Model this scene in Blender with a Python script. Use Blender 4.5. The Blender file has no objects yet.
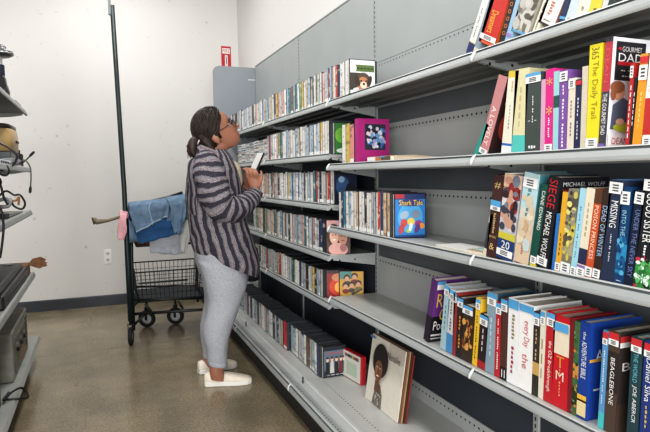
import bpy, bmesh, math, random
from math import sin, cos, pi, radians as rad, atan2, hypot
from mathutils import Vector, Matrix
random.seed(7)
scene = bpy.context.scene
C = scene.collection
V = Vector

# ------------------------------------------------------------------ camera
F_PX, PITCH, YAW, ROLL, HC = 560.0, .0721, .3829, -.0123, 1.27
Fw = V((sin(YAW)*cos(PITCH), cos(YAW)*cos(PITCH), -sin(PITCH)))
Rt = V((cos(YAW), -sin(YAW), 0))
Up = V((sin(YAW)*sin(PITCH), cos(YAW)*sin(PITCH), cos(PITCH)))

def proj(X, Y, Z):
    d = V((X, Y, Z-HC)); dd = d.dot(Fw)
    u = F_PX*d.dot(Rt)/dd; v = -F_PX*d.dot(Up)/dd
    return 325+u*cos(ROLL)-v*sin(ROLL), 216+u*sin(ROLL)+v*cos(ROLL)

def at(px, py, X=None, Y=None, Z=None):
    a, b = px-325, py-216
    u = a*cos(ROLL)+b*sin(ROLL); v = -a*sin(ROLL)+b*cos(ROLL)
    d = Fw+Rt*(u/F_PX)-Up*(v/F_PX)
    t = X/d.x if X is not None else Y/d.y if Y is not None else (Z-HC)/d.z
    return V((d.x*t, d.y*t, HC+d.z*t))

def solve_y(px, X, Z):                      # distance along the shelf whose image column is px
    lo, hi = .3, 9.
    for _ in range(40):
        m = (lo+hi)/2
        if proj(X, m, Z)[0] > px: lo = m
        else: hi = m
    return lo

cam = bpy.data.cameras.new('camera'); cam.sensor_width = 36; cam.lens = F_PX/650*36
co = bpy.data.objects.new('camera', cam); C.objects.link(co)
r_ = Rt*cos(ROLL)+Up*sin(ROLL); u_ = -Rt*sin(ROLL)+Up*cos(ROLL)
m = Matrix((r_, u_, -Fw)).transposed().to_4x4(); m.translation = V((0, 0, HC)); co.matrix_world = m
cam.clip_start = .05
scene.camera = co

# ------------------------------------------------------------------ materials
def lin(c):
    return tuple(((x/255)/12.92 if x/255 <= .04045 else ((x/255+.055)/1.055)**2.4) for x in c[:3])+(1,)
MC = {}
def mat(name, col, rough=.5, metal=0., vary=.08, scale=9., bump=0., spec=.5, alpha=1., trans=0.):
    key = (name, col, rough, metal, vary, scale, bump)
    if key in MC: return MC[key]
    M = bpy.data.materials.new(name); M.use_nodes = True
    nt = M.node_tree; b = nt.nodes['Principled BSDF']
    b.inputs['Roughness'].default_value = rough; b.inputs['Metallic'].default_value = metal
    b.inputs['Specular IOR Level'].default_value = spec
    if trans: b.inputs['Transmission Weight'].default_value = trans
    if alpha < 1: b.inputs['Alpha'].default_value = alpha
    tc = nt.nodes.new('ShaderNodeTexCoord'); n = nt.nodes.new('ShaderNodeTexNoise')
    n.inputs['Scale'].default_value = scale; n.inputs['Detail'].default_value = 5
    nt.links.new(tc.outputs['Object'], n.inputs['Vector'])
    rp = nt.nodes.new('ShaderNodeValToRGB'); c = lin(col)
    rp.color_ramp.elements[0].position = .25; rp.color_ramp.elements[1].position = .75
    rp.color_ramp.elements[0].color = tuple(x*(1-vary) for x in c[:3])+(1,)
    rp.color_ramp.elements[1].color = tuple(min(1, x*(1+vary)) for x in c[:3])+(1,)
    nt.links.new(n.outputs['Fac'], rp.inputs['Fac']); nt.links.new(rp.outputs['Color'], b.inputs['Base Color'])
    if bump:
        bp = nt.nodes.new('ShaderNodeBump'); bp.inputs['Strength'].default_value = bump; bp.inputs['Distance'].default_value = .01
        nt.links.new(n.outputs['Fac'], bp.inputs['Height']); nt.links.new(bp.outputs['Normal'], b.inputs['Normal'])
    MC[key] = M
    return M
def paint(col, rough=.45):
    g_ = .3*col[0]+.59*col[1]+.11*col[2]; col = tuple(int(c*.9+g_*.1) for c in col[:3])
    return mat('print_%d_%d_%d' % tuple(col[:3]), tuple(col[:3]), rough, vary=.05, scale=40)

def node_mat(name):
    M = bpy.data.materials.new(name); M.use_nodes = True
    nt = M.node_tree
    return M, nt, nt.nodes['Principled BSDF'], lambda t: nt.nodes.new(t), nt.links.new

def floor_mat():
    M, nt, b, N, L = node_mat('polished_concrete')
    tc = N('ShaderNodeTexCoord')
    n1 = N('ShaderNodeTexNoise'); n1.inputs['Scale'].default_value = 1.3; n1.inputs['Detail'].default_value = 6; n1.inputs['Roughness'].default_value = .6
    n2 = N('ShaderNodeTexNoise'); n2.inputs['Scale'].default_value = 75; n2.inputs['Detail'].default_value = 6
    n3 = N('ShaderNodeTexNoise'); n3.inputs['Scale'].default_value = 5; n3.inputs['Detail'].default_value = 8
    for n in (n1, n2, n3): L(tc.outputs['Object'], n.inputs['Vector'])
    r1 = N('ShaderNodeValToRGB'); e = r1.color_ramp.elements
    e[0].position = .3; e[0].color = lin((124, 114, 94)); e[1].position = .7; e[1].color = lin((160, 147, 122))
    L(n1.outputs['Fac'], r1.inputs['Fac'])
    r2 = N('ShaderNodeValToRGB'); e = r2.color_ramp.elements
    e[0].position = .36; e[0].color = (.42, .42, .42, 1); e[1].position = .64; e[1].color = (1.35, 1.35, 1.35, 1)
    L(n2.outputs['Fac'], r2.inputs['Fac'])
    mx = N('ShaderNodeMix'); mx.data_type = 'RGBA'; mx.blend_type = 'MULTIPLY'; mx.inputs['Factor'].default_value = .42
    L(r1.outputs['Color'], mx.inputs['A']); L(r2.outputs['Color'], mx.inputs['B'])
    r3 = N('ShaderNodeValToRGB'); e = r3.color_ramp.elements
    e[0].position = .35; e[0].color = (.82, .82, .82, 1); e[1].position = .65; e[1].color = (1.06, 1.05, 1.03, 1)
    L(n3.outputs['Fac'], r3.inputs['Fac'])
    m2 = N('ShaderNodeMix'); m2.data_type = 'RGBA'; m2.blend_type = 'MULTIPLY'; m2.inputs['Factor'].default_value = 1
    L(mx.outputs['Result'], m2.inputs['A']); L(r3.outputs['Color'], m2.inputs['B'])
    # joint line and a wandering crack
    sp = N('ShaderNodeSeparateXYZ'); L(tc.outputs['Object'], sp.inputs['Vector'])
    def line(sock, pos, slope_sock, k, amp, width):
        nz = N('ShaderNodeTexNoise'); nz.inputs['Scale'].default_value = k; nz.inputs['Detail'].default_value = 6
        L(tc.outputs['Object'], nz.inputs['Vector'])
        a = N('ShaderNodeMath'); a.operation = 'MULTIPLY_ADD'; L(nz.outputs['Fac'], a.inputs[0]); a.inputs[1].default_value = amp; L(sp.outputs[sock], a.inputs[2])
        s = N('ShaderNodeMath'); s.operation = 'SUBTRACT'; L(a.outputs[0], s.inputs[0]); s.inputs[1].default_value = pos+amp*.5
        q = N('ShaderNodeMath'); q.operation = 'ABSOLUTE'; L(s.outputs[0], q.inputs[0])
        c = N('ShaderNodeMath'); c.operation = 'LESS_THAN'; L(q.outputs[0], c.inputs[0]); c.inputs[1].default_value = width
        return c
    l1 = line('Y', 4.41, None, 3, .05, .007); l2 = line('X', -.12, None, 2.5, .55, .0025)
    mk = N('ShaderNodeMath'); mk.operation = 'MAXIMUM'; L(l1.outputs[0], mk.inputs[0]); L(l2.outputs[0], mk.inputs[1])
    mk2 = N('ShaderNodeMath'); mk2.operation = 'MULTIPLY'; L(mk.outputs[0], mk2.inputs[0])
    r4 = N('ShaderNodeValToRGB'); r4.color_ramp.elements[0].position = .4; r4.color_ramp.elements[1].position = .6
    n5 = N('ShaderNodeTexNoise'); n5.inputs['Scale'].default_value = 4; L(tc.outputs['Object'], n5.inputs['Vector'])
    L(n5.outputs['Fac'], r4.inputs['Fac']); L(r4.outputs['Color'], mk2.inputs[1])
    m3 = N('ShaderNodeMix'); m3.data_type = 'RGBA'; L(mk2.outputs[0], m3.inputs['Factor']); L(m2.outputs['Result'], m3.inputs['A'])
    m3.inputs['B'].default_value = lin((78, 68, 54))
    L(m3.outputs['Result'], b.inputs['Base Color'])
    rr = N('ShaderNodeMapRange'); rr.inputs['To Min'].default_value = .10; rr.inputs['To Max'].default_value = .34
    L(n3.outputs['Fac'], rr.inputs['Value']); L(rr.outputs['Result'], b.inputs['Roughness'])
    bp = N('ShaderNodeBump'); bp.inputs['Strength'].default_value = .06; bp.inputs['Distance'].default_value = .01
    L(n3.outputs['Fac'], bp.inputs['Height']); L(bp.outputs['Normal'], b.inputs['Normal'])
    b.inputs['Specular IOR Level'].default_value = .55
    return M

def wall_mat(name, col):
    M, nt, b, N, L = node_mat(name)
    tc = N('ShaderNodeTexCoord')
    n1 = N('ShaderNodeTexNoise'); n1.inputs['Scale'].default_value = .9; n1.inputs['Detail'].default_value = 4
    n2 = N('ShaderNodeTexNoise'); n2.inputs['Scale'].default_value = 14; n2.inputs['Detail'].default_value = 8
    for n in (n1, n2): L(tc.outputs['Object'], n.inputs['Vector'])
    r1 = N('ShaderNodeValToRGB'); e = r1.color_ramp.elements; c = lin(col)
    e[0].position = .3; e[0].color = tuple(x*.93 for x in c[:3])+(1,); e[1].position = .7; e[1].color = c
    L(n1.outputs['Fac'], r1.inputs['Fac'])
    r2 = N('ShaderNodeValToRGB'); e = r2.color_ramp.elements
    e[0].position = .24; e[0].color = (.70, .68, .66, 1); e[1].position = .33; e[1].color = (1, 1, 1, 1)
    L(n2.outputs['Fac'], r2.inputs['Fac'])
    mx = N('ShaderNodeMix'); mx.data_type = 'RGBA'; mx.blend_type = 'MULTIPLY'; mx.inputs['Factor'].default_value = .9
    L(r1.outputs['Color'], mx.inputs['A']); L(r2.outputs['Color'], mx.inputs['B']); L(mx.outputs['Result'], b.inputs['Base Color'])
    b.inputs['Roughness'].default_value = .6
    bp = N('ShaderNodeBump'); bp.inputs['Strength'].default_value = .08; bp.inputs['Distance'].default_value = .01
    L(n2.outputs['Fac'], bp.inputs['Height']); L(bp.outputs['Normal'], b.inputs['Normal'])
    return M

def spine_mat():                             # printed paper sleeves of disc cases: own colour + lettering-like blotches
    M, nt, b, N, L = node_mat('disc_sleeve_print')
    oi = N('ShaderNodeObjectInfo'); tc = N('ShaderNodeTexCoord')
    mp = N('ShaderNodeMapping'); L(tc.outputs['Object'], mp.inputs['Vector'])
    cb = N('ShaderNodeCombineXYZ'); mu = N('ShaderNodeMath'); mu.operation = 'MULTIPLY'; mu.inputs[1].default_value = 37.
    L(oi.outputs['Random'], mu.inputs[0])
    for s in ('X', 'Y', 'Z'): L(mu.outputs[0], cb.inputs[s])
    L(cb.outputs[0], mp.inputs['Location'])
    n = N('ShaderNodeTexNoise'); n.inputs['Scale'].default_value = 46; n.inputs['Detail'].default_value = 3; L(mp.outputs[0], n.inputs['Vector'])
    r = N('ShaderNodeValToRGB'); r.color_ramp.interpolation = 'CONSTANT'; e = r.color_ramp.elements
    e[0].position = 0; e[0].color = (.12, .12, .13, 1)
    e[1].position = .40; e[1].color = (1, 1, 1, 1)
    x = e.new(.44); x.color = (1, 1, 1, 1)
    L(n.outputs['Fac'], r.inputs['Fac'])
    mx = N('ShaderNodeMix'); mx.data_type = 'RGBA'; mx.blend_type = 'MULTIPLY'; mx.inputs['Factor'].default_value = .55
    L(oi.outputs['Color'], mx.inputs['A']); L(r.outputs['Color'], mx.inputs['B'])
    n2 = N('ShaderNodeTexNoise'); n2.inputs['Scale'].default_value = 23; L(mp.outputs[0], n2.inputs['Vector'])
    r2 = N('ShaderNodeValToRGB'); e = r2.color_ramp.elements; e[0].position = .6; e[1].position = .62
    L(n2.outputs['Fac'], r2.inputs['Fac'])
    m2 = N('ShaderNodeMix'); m2.data_type = 'RGBA'; L(mx.outputs['Result'], m2.inputs['A']); m2.inputs['B'].default_value = lin((214, 205, 192))
    f = N('ShaderNodeMath'); f.operation = 'MULTIPLY'; f.inputs[1].default_value = .6; L(r2.outputs['Color'], f.inputs[0]); L(f.outputs[0], m2.inputs['Factor'])
    L(m2.outputs['Result'], b.inputs['Base Color']); b.inputs['Roughness'].default_value = .35
    return M

def stripe_mat():                            # knitted cardigan: stripes run along the v of the mesh's own UVs
    M, nt, b, N, L = node_mat('striped_knit')
    uv = N('ShaderNodeUVMap'); sp = N('ShaderNodeSeparateXYZ'); L(uv.outputs[0], sp.inputs[0])
    tc = N('ShaderNodeTexCoord')
    nz = N('ShaderNodeTexNoise'); nz.inputs['Scale'].default_value = 8; nz.inputs['Detail'].default_value = 3; L(tc.outputs['Object'], nz.inputs['Vector'])
    a = N('ShaderNodeMath'); a.operation = 'MULTIPLY_ADD'; L(nz.outputs['Fac'], a.inputs[0]); a.inputs[1].default_value = 1.25; L(sp.outputs['X'], a.inputs[2])
    fr = N('ShaderNodeMath'); fr.operation = 'FRACT'; L(a.outputs[0], fr.inputs[0])
    n2 = N('ShaderNodeTexNoise'); n2.inputs['Scale'].default_value = 130; n2.inputs['Detail'].default_value = 4; L(tc.outputs['Object'], n2.inputs['Vector'])
    r = N('ShaderNodeValToRGB'); e = r.color_ramp.elements; r.color_ramp.interpolation = 'EASE'
    e[0].position = .0; e[0].color = lin((60, 58, 68)); e[1].position = .36; e[1].color = lin((62, 60, 70))
    x = e.new(.44); x.color = lin((124, 120, 125)); x = e.new(.72); x.color = lin((143, 138, 142)); x = e.new(.78); x.color = lin((118, 94, 96)); x = e.new(.84); x.color = lin((150, 143, 148)); x = e.new(.95); x.color = lin((60, 58, 68))
    L(fr.outputs[0], r.inputs['Fac'])
    r2 = N('ShaderNodeValToRGB'); e = r2.color_ramp.elements; e[0].position = .3; e[0].color = (.4, .4, .4, 1); e[1].position = .7; e[1].color = (1.45, 1.45, 1.45, 1)
    L(n2.outputs['Fac'], r2.inputs['Fac'])
    mx = N('ShaderNodeMix'); mx.data_type = 'RGBA'; mx.blend_type = 'MULTIPLY'; mx.inputs['Factor'].default_value = .75
    L(r.outputs['Color'], mx.inputs['A']); L(r2.outputs['Color'], mx.inputs['B']); L(mx.outputs['Result'], b.inputs['Base Color'])
    b.inputs['Roughness'].default_value = .95; b.inputs['Specular IOR Level'].default_value = .15
    bp = N('ShaderNodeBump'); bp.inputs['Strength'].default_value = .35; bp.inputs['Distance'].default_value = .006
    L(n2.outputs['Fac'], bp.inputs['Height']); L(bp.outputs['Normal'], b.inputs['Normal'])
    return M

def hair_mat():
    M, nt, b, N, L = node_mat('dark_hair')
    uv = N('ShaderNodeTexCoord'); mp = N('ShaderNodeMapping'); L(uv.outputs['Object'], mp.inputs['Vector']); mp.inputs['Scale'].default_value = (12, 160, 40)
    n = N('ShaderNodeTexNoise'); n.inputs['Scale'].default_value = 1.; n.inputs['Detail'].default_value = 4; L(mp.outputs[0], n.inputs['Vector'])
    r = N('ShaderNodeValToRGB'); e = r.color_ramp.elements; e[0].position = .35; e[0].color = lin((22, 18, 17)); e[1].position = .75; e[1].color = lin((62, 48, 42))
    L(n.outputs['Fac'], r.inputs['Fac']); L(r.outputs['Color'], b.inputs['Base Color']); b.inputs['Roughness'].default_value = .55; b.inputs['Specular IOR Level'].default_value = .3
    bp = N('ShaderNodeBump'); bp.inputs['Strength'].default_value = .5; bp.inputs['Distance'].default_value = .004
    L(n.outputs['Fac'], bp.inputs['Height']); L(bp.outputs['Normal'], b.inputs['Normal'])
    return M

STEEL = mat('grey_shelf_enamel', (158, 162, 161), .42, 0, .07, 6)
PANEL = mat('grey_panel_enamel', (172, 175, 174), .5, 0, .06, 4)
UPPER = mat('pale_panel_enamel', (158, 163, 163), .5, 0, .05, 4)
ENDP = mat('blue_grey_panel', (140, 146, 152), .5, 0, .05, 4)
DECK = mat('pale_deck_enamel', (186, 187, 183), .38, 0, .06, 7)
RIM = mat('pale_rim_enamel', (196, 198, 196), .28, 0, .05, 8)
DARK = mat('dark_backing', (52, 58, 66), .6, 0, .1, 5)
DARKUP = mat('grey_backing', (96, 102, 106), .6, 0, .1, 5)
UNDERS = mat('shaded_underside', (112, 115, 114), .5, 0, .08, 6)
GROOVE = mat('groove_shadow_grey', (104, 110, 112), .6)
HOLE = mat('punched_hole', (30, 32, 34), .9)
CLIP = mat('white_plastic_clip', (206, 208, 207), .4)
BLACK = mat('black_plastic', (24, 24, 26), .4, 0, .1)
BLKSATIN = mat('black_powder_coat', (26, 32, 32), .45, .2, .1)
RUBBER = mat('black_rubber', (28, 28, 29), .75)
CHROME = mat('worn_chrome', (170, 172, 175), .3, 1.)
PAPER = mat('page_edges', (222, 214, 196), .8, 0, .1, 60)
STICK = mat('white_sticker', (232, 232, 230), .5, 0, .04)
BLUESTICK = mat('blue_sticker', (88, 160, 208), .5, 0, .05)
REDSTICK = mat('red_sticker', (196, 52, 58), .5, 0, .05)
INK = mat('black_ink', (26, 26, 28), .6)
SLEEVE = spine_mat()
SKIN = mat('warm_skin', (154, 106, 84), .5, 0, .06, 25, .03)

# ------------------------------------------------------------------ mesh helpers
WL = {}                                      # world location of each parent
class MB:
    def __init__(s): s.v = []; s.f = []; s.uv = {}
    def add(s, vs, fs, mi=0):
        o = len(s.v); s.v += [tuple(p) for p in vs]; s.f += [([i+o for i in f], mi) for f in fs]; return s
    def box(s, x0, x1, y0, y1, z0, z1, mi=0):
        vs = [(x, y, z) for z in (z0, z1) for y in (y0, y1) for x in (x0, x1)]
        return s.add(vs, [(0, 2, 3, 1), (4, 5, 7, 6), (0, 1, 5, 4), (2, 6, 7, 3), (0, 4, 6, 2), (1, 3, 7, 5)], mi)
    def obox(s, o, a, b, c, mi=0):           # oriented box: corner o, edge vectors a b c
        o, a, b, c = V(o), V(a), V(b), V(c)
        vs = [o+a*i+b*j+c*k for k in (0, 1) for j in (0, 1) for i in (0, 1)]
        return s.add(vs, [(0, 2, 3, 1), (4, 5, 7, 6), (0, 1, 5, 4), (2, 6, 7, 3), (0, 4, 6, 2), (1, 3, 7, 5)], mi)
    def quad(s, a, b, c, d, mi=0): return s.add([a, b, c, d], [(0, 1, 2, 3)], mi)
    def prism_y(s, prof, y0, y1, mi=0, mis=None):   # closed x-z profile swept along y
        n = len(prof)
        vs = [(x, y0, z) for x, z in prof]+[(x, y1, z) for x, z in prof]
        o = len(s.v); s.v += vs
        for i in range(n):
            j = (i+1) % n
            s.f.append(([o+i, o+j, o+n+j, o+n+i], mis[i] if mis else mi))
        s.f.append(([o+i for i in range(n)][::-1], mi)); s.f.append(([o+n+i for i in range(n)], mi))
        return s
    def prism(s, pts, d, mi=0):              # closed 3-D polygon extruded by vector d
        n = len(pts); d = V(d); P = [V(p) for p in pts]
        return s.add(P+[p+d for p in P], [tuple(range(n))[::-1], tuple(range(n, 2*n))]+[(i, (i+1) % n, n+(i+1) % n, n+i) for i in range(n)], mi)
    def rings(s, rings, mi=0, cap=True, close=True):
        n = len(rings[0]); o = len(s.v)
        for r in rings: s.v += [tuple(p) for p in r]
        for k in range(len(rings)-1):
            for i in range(n if close else n-1):
                j = (i+1) % n
                s.f.append(([o+k*n+i, o+k*n+j, o+(k+1)*n+j, o+(k+1)*n+i], mi))
        if cap:
            s.f.append(([o+i for i in range(n)][::-1], mi)); s.f.append(([o+(len(rings)-1)*n+i for i in range(n)], mi))
        return s
    def tube(s, path, r, n=8, mi=0, cap=True):
        P = [V(p) for p in path]; rr = r if isinstance(r, (list, tuple)) else [r]*len(P)
        t0 = (P[1]-P[0]).normalized(); a = t0.orthogonal().normalized(); R = []
        for i, p in enumerate(P):
            t = (P[min(i+1, len(P)-1)]-P[max(i-1, 0)]).normalized()
            a = (a-t*a.dot(t)).normalized(); b = t.cross(a)
            R.append([p+(a*cos(2*pi*k/n)+b*sin(2*pi*k/n))*rr[i] for k in range(n)])
        return s.rings(R, mi, cap)
    def ell(s, c, a, b, d, n=14, m_=10, mi=0, rot=None):
        R = []
        for i in range(m_+1):
            ph = -pi/2+pi*i/m_; q = max(cos(ph), .02)
            ring = []
            for k in range(n):
                p = V((a*q*cos(2*pi*k/n), b*q*sin(2*pi*k/n), d*sin(ph)))
                if rot is not None: p = rot @ p
                ring.append(V(c)+p)
            R.append(ring)
        return s.rings(R, mi)
    def lathe(s, c, prof, n=20, mi=0, axis='z', cap=True):
        R = []
        for r, h in prof:
            ring = []
            for k in range(n):
                x, y = r*cos(2*pi*k/n), r*sin(2*pi*k/n)
                ring.append(V(c)+(V((x, y, h)) if axis == 'z' else V((h, x, y)) if axis == 'x' else V((y, h, x))))
            R.append(ring)
        return s.rings(R, mi, cap)
    def build(s, name, mats, parent=None, local=False, smooth=False, bevel=0., seg=1, org=None, sub=0, merge=True):
        me = bpy.data.meshes.new(name)
        off = V((0, 0, 0))
        if parent is not None and not local: off = WL.get(parent.name, V((0, 0, 0)))
        if org is not None: off = V(org)
        me.from_pydata([tuple(V(p)-off) for p in s.v], [], [f for f, _ in s.f])
        for mm in (mats if isinstance(mats, (list, tuple)) else [mats]): me.materials.append(mm)
        me.polygons.foreach_set('material_index', [k for _, k in s.f])
        if s.uv:
            ul = me.uv_layers.new(name='UVMap')
            for lp in me.loops: ul.data[lp.index].uv = s.uv.get(lp.vertex_index, (0, 0))
        bm = bmesh.new(); bm.from_mesh(me)
        bmesh.ops.recalc_face_normals(bm, faces=bm.faces)
        if bevel:
            bmesh.ops.bevel(bm, geom=[e for e in bm.edges if len(e.link_faces) == 2 and e.calc_face_angle(0) > .6], offset=bevel, segments=seg, affect='EDGES', profile=.5, clamp_overlap=True)
        bm.to_mesh(me); bm.free()
        if smooth: me.polygons.foreach_set('use_smooth', [True]*len(me.polygons))
        o = bpy.data.objects.new(name, me); C.objects.link(o)
        if parent is not None:
            o.parent = parent; WL[o.name] = off if not local else V((0, 0, 0))
        else:
            o.location = off; WL[o.name] = off
        if sub:
            md = o.modifiers.new('subdivision', 'SUBSURF'); md.levels = md.render_levels = sub
        return o

def tag(o, label=None, cat=None, group=None, kind=None):
    if label:
        w = label.split()
        if not 4 <= len(w) <= 16: print('LABEL LENGTH', len(w), label)
        o['label'] = label
    if cat: o['category'] = cat
    if group: o['group'] = group
    if kind: o['kind'] = kind
    return o
def struct(o): o['kind'] = 'structure'; return o
def thing(name, label, cat, loc=(0, 0, 0), group=None, rot=None):
    o = bpy.data.objects.new(name, None); C.objects.link(o); o.location = loc; o.empty_display_size = .05
    if rot: o.rotation_euler = rot
    WL[o.name] = V(loc)
    return tag(o, label, cat, group)
def kids(o): return [c for c in bpy.data.objects if c.parent == o]
def dup(root, children):
    r = root.copy(); C.objects.link(r); out = []
    for ch in children:
        c = ch.copy(); C.objects.link(c); c.parent = r; out.append(c)
    return r, out

TXT = {}
def text_mesh(s):                            # lettering as flat mesh outlines, unit height
    if s in TXT: return TXT[s]
    cu = bpy.data.curves.new('lettering', 'FONT'); cu.body = s; cu.resolution_u = 2
    o = bpy.data.objects.new('lettering', cu); C.objects.link(o)
    bpy.context.view_layer.update()
    me = bpy.data.meshes.new_from_object(o.evaluated_get(bpy.context.evaluated_depsgraph_get()))
    vs = [v.co.copy() for v in me.vertices]; fs = [tuple(p.vertices) for p in me.polygons]
    bpy.data.objects.remove(o); bpy.data.curves.remove(cu); bpy.data.meshes.remove(me)
    if not vs: vs = [V((0, 0, 0))]
    x0 = min(p.x for p in vs); x1 = max(p.x for p in vs); y0 = min(p.y for p in vs); y1 = max(p.y for p in vs)
    TXT[s] = ([((p.x-x0)/max(x1-x0, 1e-6), (p.y-y0)/max(y1-y0, 1e-6)) for p in vs], fs)
    return TXT[s]
def lay_text(mb, s, c, u, v, L, H, mi=0):    # centred at c, reading along u, L long and H tall
    c, u, v = V(c), V(u).normalized(), V(v).normalized()
    if s[0] == '~':                          # print too small to read in the photograph: plain strokes
        n = len(s)-1; vs, fs = [], []; k = 0
        for i, ch in enumerate(s[1:]):
            if ch == ' ': continue
            a, b = (i+.12)/n, (i+.80)/n; h0, h1 = .26+.08*((ord(ch)*7) % 3)/3, .56+.2*((ord(ch)*5) % 4)/4
            vs += [(a, h0), (b, h0), (b, h1), (a, h1)]; fs.append((k, k+1, k+2, k+3)); k += 4
    else: vs, fs = text_mesh(s)
    return mb.add([c+u*((x-.5)*L)+v*((y-.5)*H) for x, y in vs], fs, mi)

class Art:                                   # flat printed picture: layered shapes on one face, one mesh
    def __init__(s, o, u, v, n, eps=.0004):
        s.o, s.u, s.v, s.n = V(o), V(u).normalized(), V(v).normalized(), V(n).normalized(); s.mb = MB(); s.k = 0; s.m = []; s.eps = eps
    def mi(s, col):
        mm = paint(col) if not isinstance(col, bpy.types.Material) else col
        if mm not in s.m: s.m.append(mm)
        return s.m.index(mm)
    def P(s, x, y): return s.o+s.u*x+s.v*y+s.n*(s.eps*s.k)
    def poly(s, pts, col):
        s.k += 1; s.mb.add([s.P(*p) for p in pts], [tuple(range(len(pts)))], s.mi(col)); return s
    def rect(s, x0, x1, y0, y1, col): return s.poly([(x0, y0), (x1, y0), (x1, y1), (x0, y1)], col)
    def oval(s, cx, cy, a, b, col, rot=0, n=22):
        return s.poly([(cx+a*cos(t)*cos(rot)-b*sin(t)*sin(rot), cy+a*cos(t)*sin(rot)+b*sin(t)*cos(rot)) for t in (2*pi*i/n for i in range(n))], col)
    def text(s, t, cx, cy, L, H, col, vert=False):
        s.k += 1; u, v = (s.u, s.v) if not vert else (-s.v, s.u)
        lay_text(s.mb, t, s.P(cx, cy), u, v, L, H, s.mi(col)); return s
    def build(s, name, parent, local=True): return s.mb.build(name, s.m, parent, local=local)

# ------------------------------------------------------------------ room shell
YW, XW = 5.95, 1.425
struct(MB().box(-4, 4.5, -2.5, YW+.1, -.1, 0).build('floor', floor_mat()))
WALL = wall_mat('white_wall_paint', (219, 217, 213))
struct(MB().box(-4, XW+.1, YW, YW+.12, 0, 3.6).build('wall_back', WALL))
struct(MB().box(XW, XW+.12, -2.5, YW, 0, 3.6).build('wall_right', WALL))
bb = MB().prism([(-4, YW-.014, 0), (-4, YW-.014, .095), (-4, YW-.008, .106), (-4, YW, .106), (-4, YW, 0)], (4+XW-.001, 0, 0))
struct(bb.build('baseboard_back', mat('navy_black_vinyl', (34, 38, 46), .4)))

# power outlet on the back wall
p0, p1 = at(103.6, 249.5, Y=YW), at(112, 263.5, Y=YW)
ot = thing('wall_outlet', 'white double power outlet low on the back wall, left of the cart', 'outlet', (p0.x, YW, p1.z))
ox0, ox1, oz0, oz1 = p0.x, p1.x, p1.z, p0.z
MB().box(ox0, ox1, YW-.007, YW-.0005, oz0, oz1).build('cover_plate', mat('ivory_plastic', (232, 230, 224), .35), ot, bevel=.003)
for k in (.28, .72):
    zc = oz0+(oz1-oz0)*k; xc = (ox0+ox1)/2
    so = MB().prism([(xc+.02*cos(t), YW-.010, zc+.017*sin(t)) for t in (2*pi*i/16 for i in range(16))], (0, .0035, 0)).build('socket', mat('ivory_socket', (205, 203, 198), .4), ot)
    s = MB()
    for dx in (-.008, .008): s.box(xc+dx-.002, xc+dx+.002, YW-.0112, YW-.0101, zc-.002, zc+.009)
    s.box(xc-.003, xc+.003, YW-.0112, YW-.0101, zc-.013, zc-.007)
    s.build('slot', HOLE, so)

# fire extinguisher sign
p0, p1 = at(221, 46, Y=YW), at(231.3, 73, Y=YW)
fs = thing('fire_sign', 'red and white FIRE sign high on back wall above the grey end panel', 'sign', (p0.x, YW, p1.z))
w, h = p1.x-p0.x, p0.z-p1.z
MB().box(p0.x, p1.x, YW-.004, YW-.0005, p1.z, p0.z).build('plate', paint((198, 30, 48)), fs, bevel=.001)
a = Art((p0.x, YW-.0045, p1.z), (1, 0, 0), (0, 0, 1), (0, -1, 0), .0008)
a.rect(w*.1, w*.9, h*.72, h*.92, (236, 232, 230)); a.text('FIRE', w*.5, h*.82, w*.7, h*.13, (190, 28, 44))
a.rect(w*.36, w*.64, 0.02, h*.66, (240, 236, 232)); a.rect(w*.45, w*.55, h*.32, h*.6, (60, 56, 78)); a.rect(w*.42, w*.5, h*.58, h*.62, (60, 56, 78))
a.poly([(w*.40, h*.2), (w*.6, h*.2), (w*.5, h*.06)], (198, 30, 48)); a.rect(w*.47, w*.53, h*.18, h*.28, (198, 30, 48))
a.build('sign_print', fs, local=False)

# ------------------------------------------------------------------ right-hand shelving, bay by bay
XF, XB, YA, LB = 1.121, 1.397, 1.505, 1.22
Z1, Z2, Z3, Z4 = 1.658, 1.331, 1.008, .6305
R2, R3, R4, R5 = 1.387, 1.121, .852, .592
ZT, ZD, XBS = 2.2875, .188, .888

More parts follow.
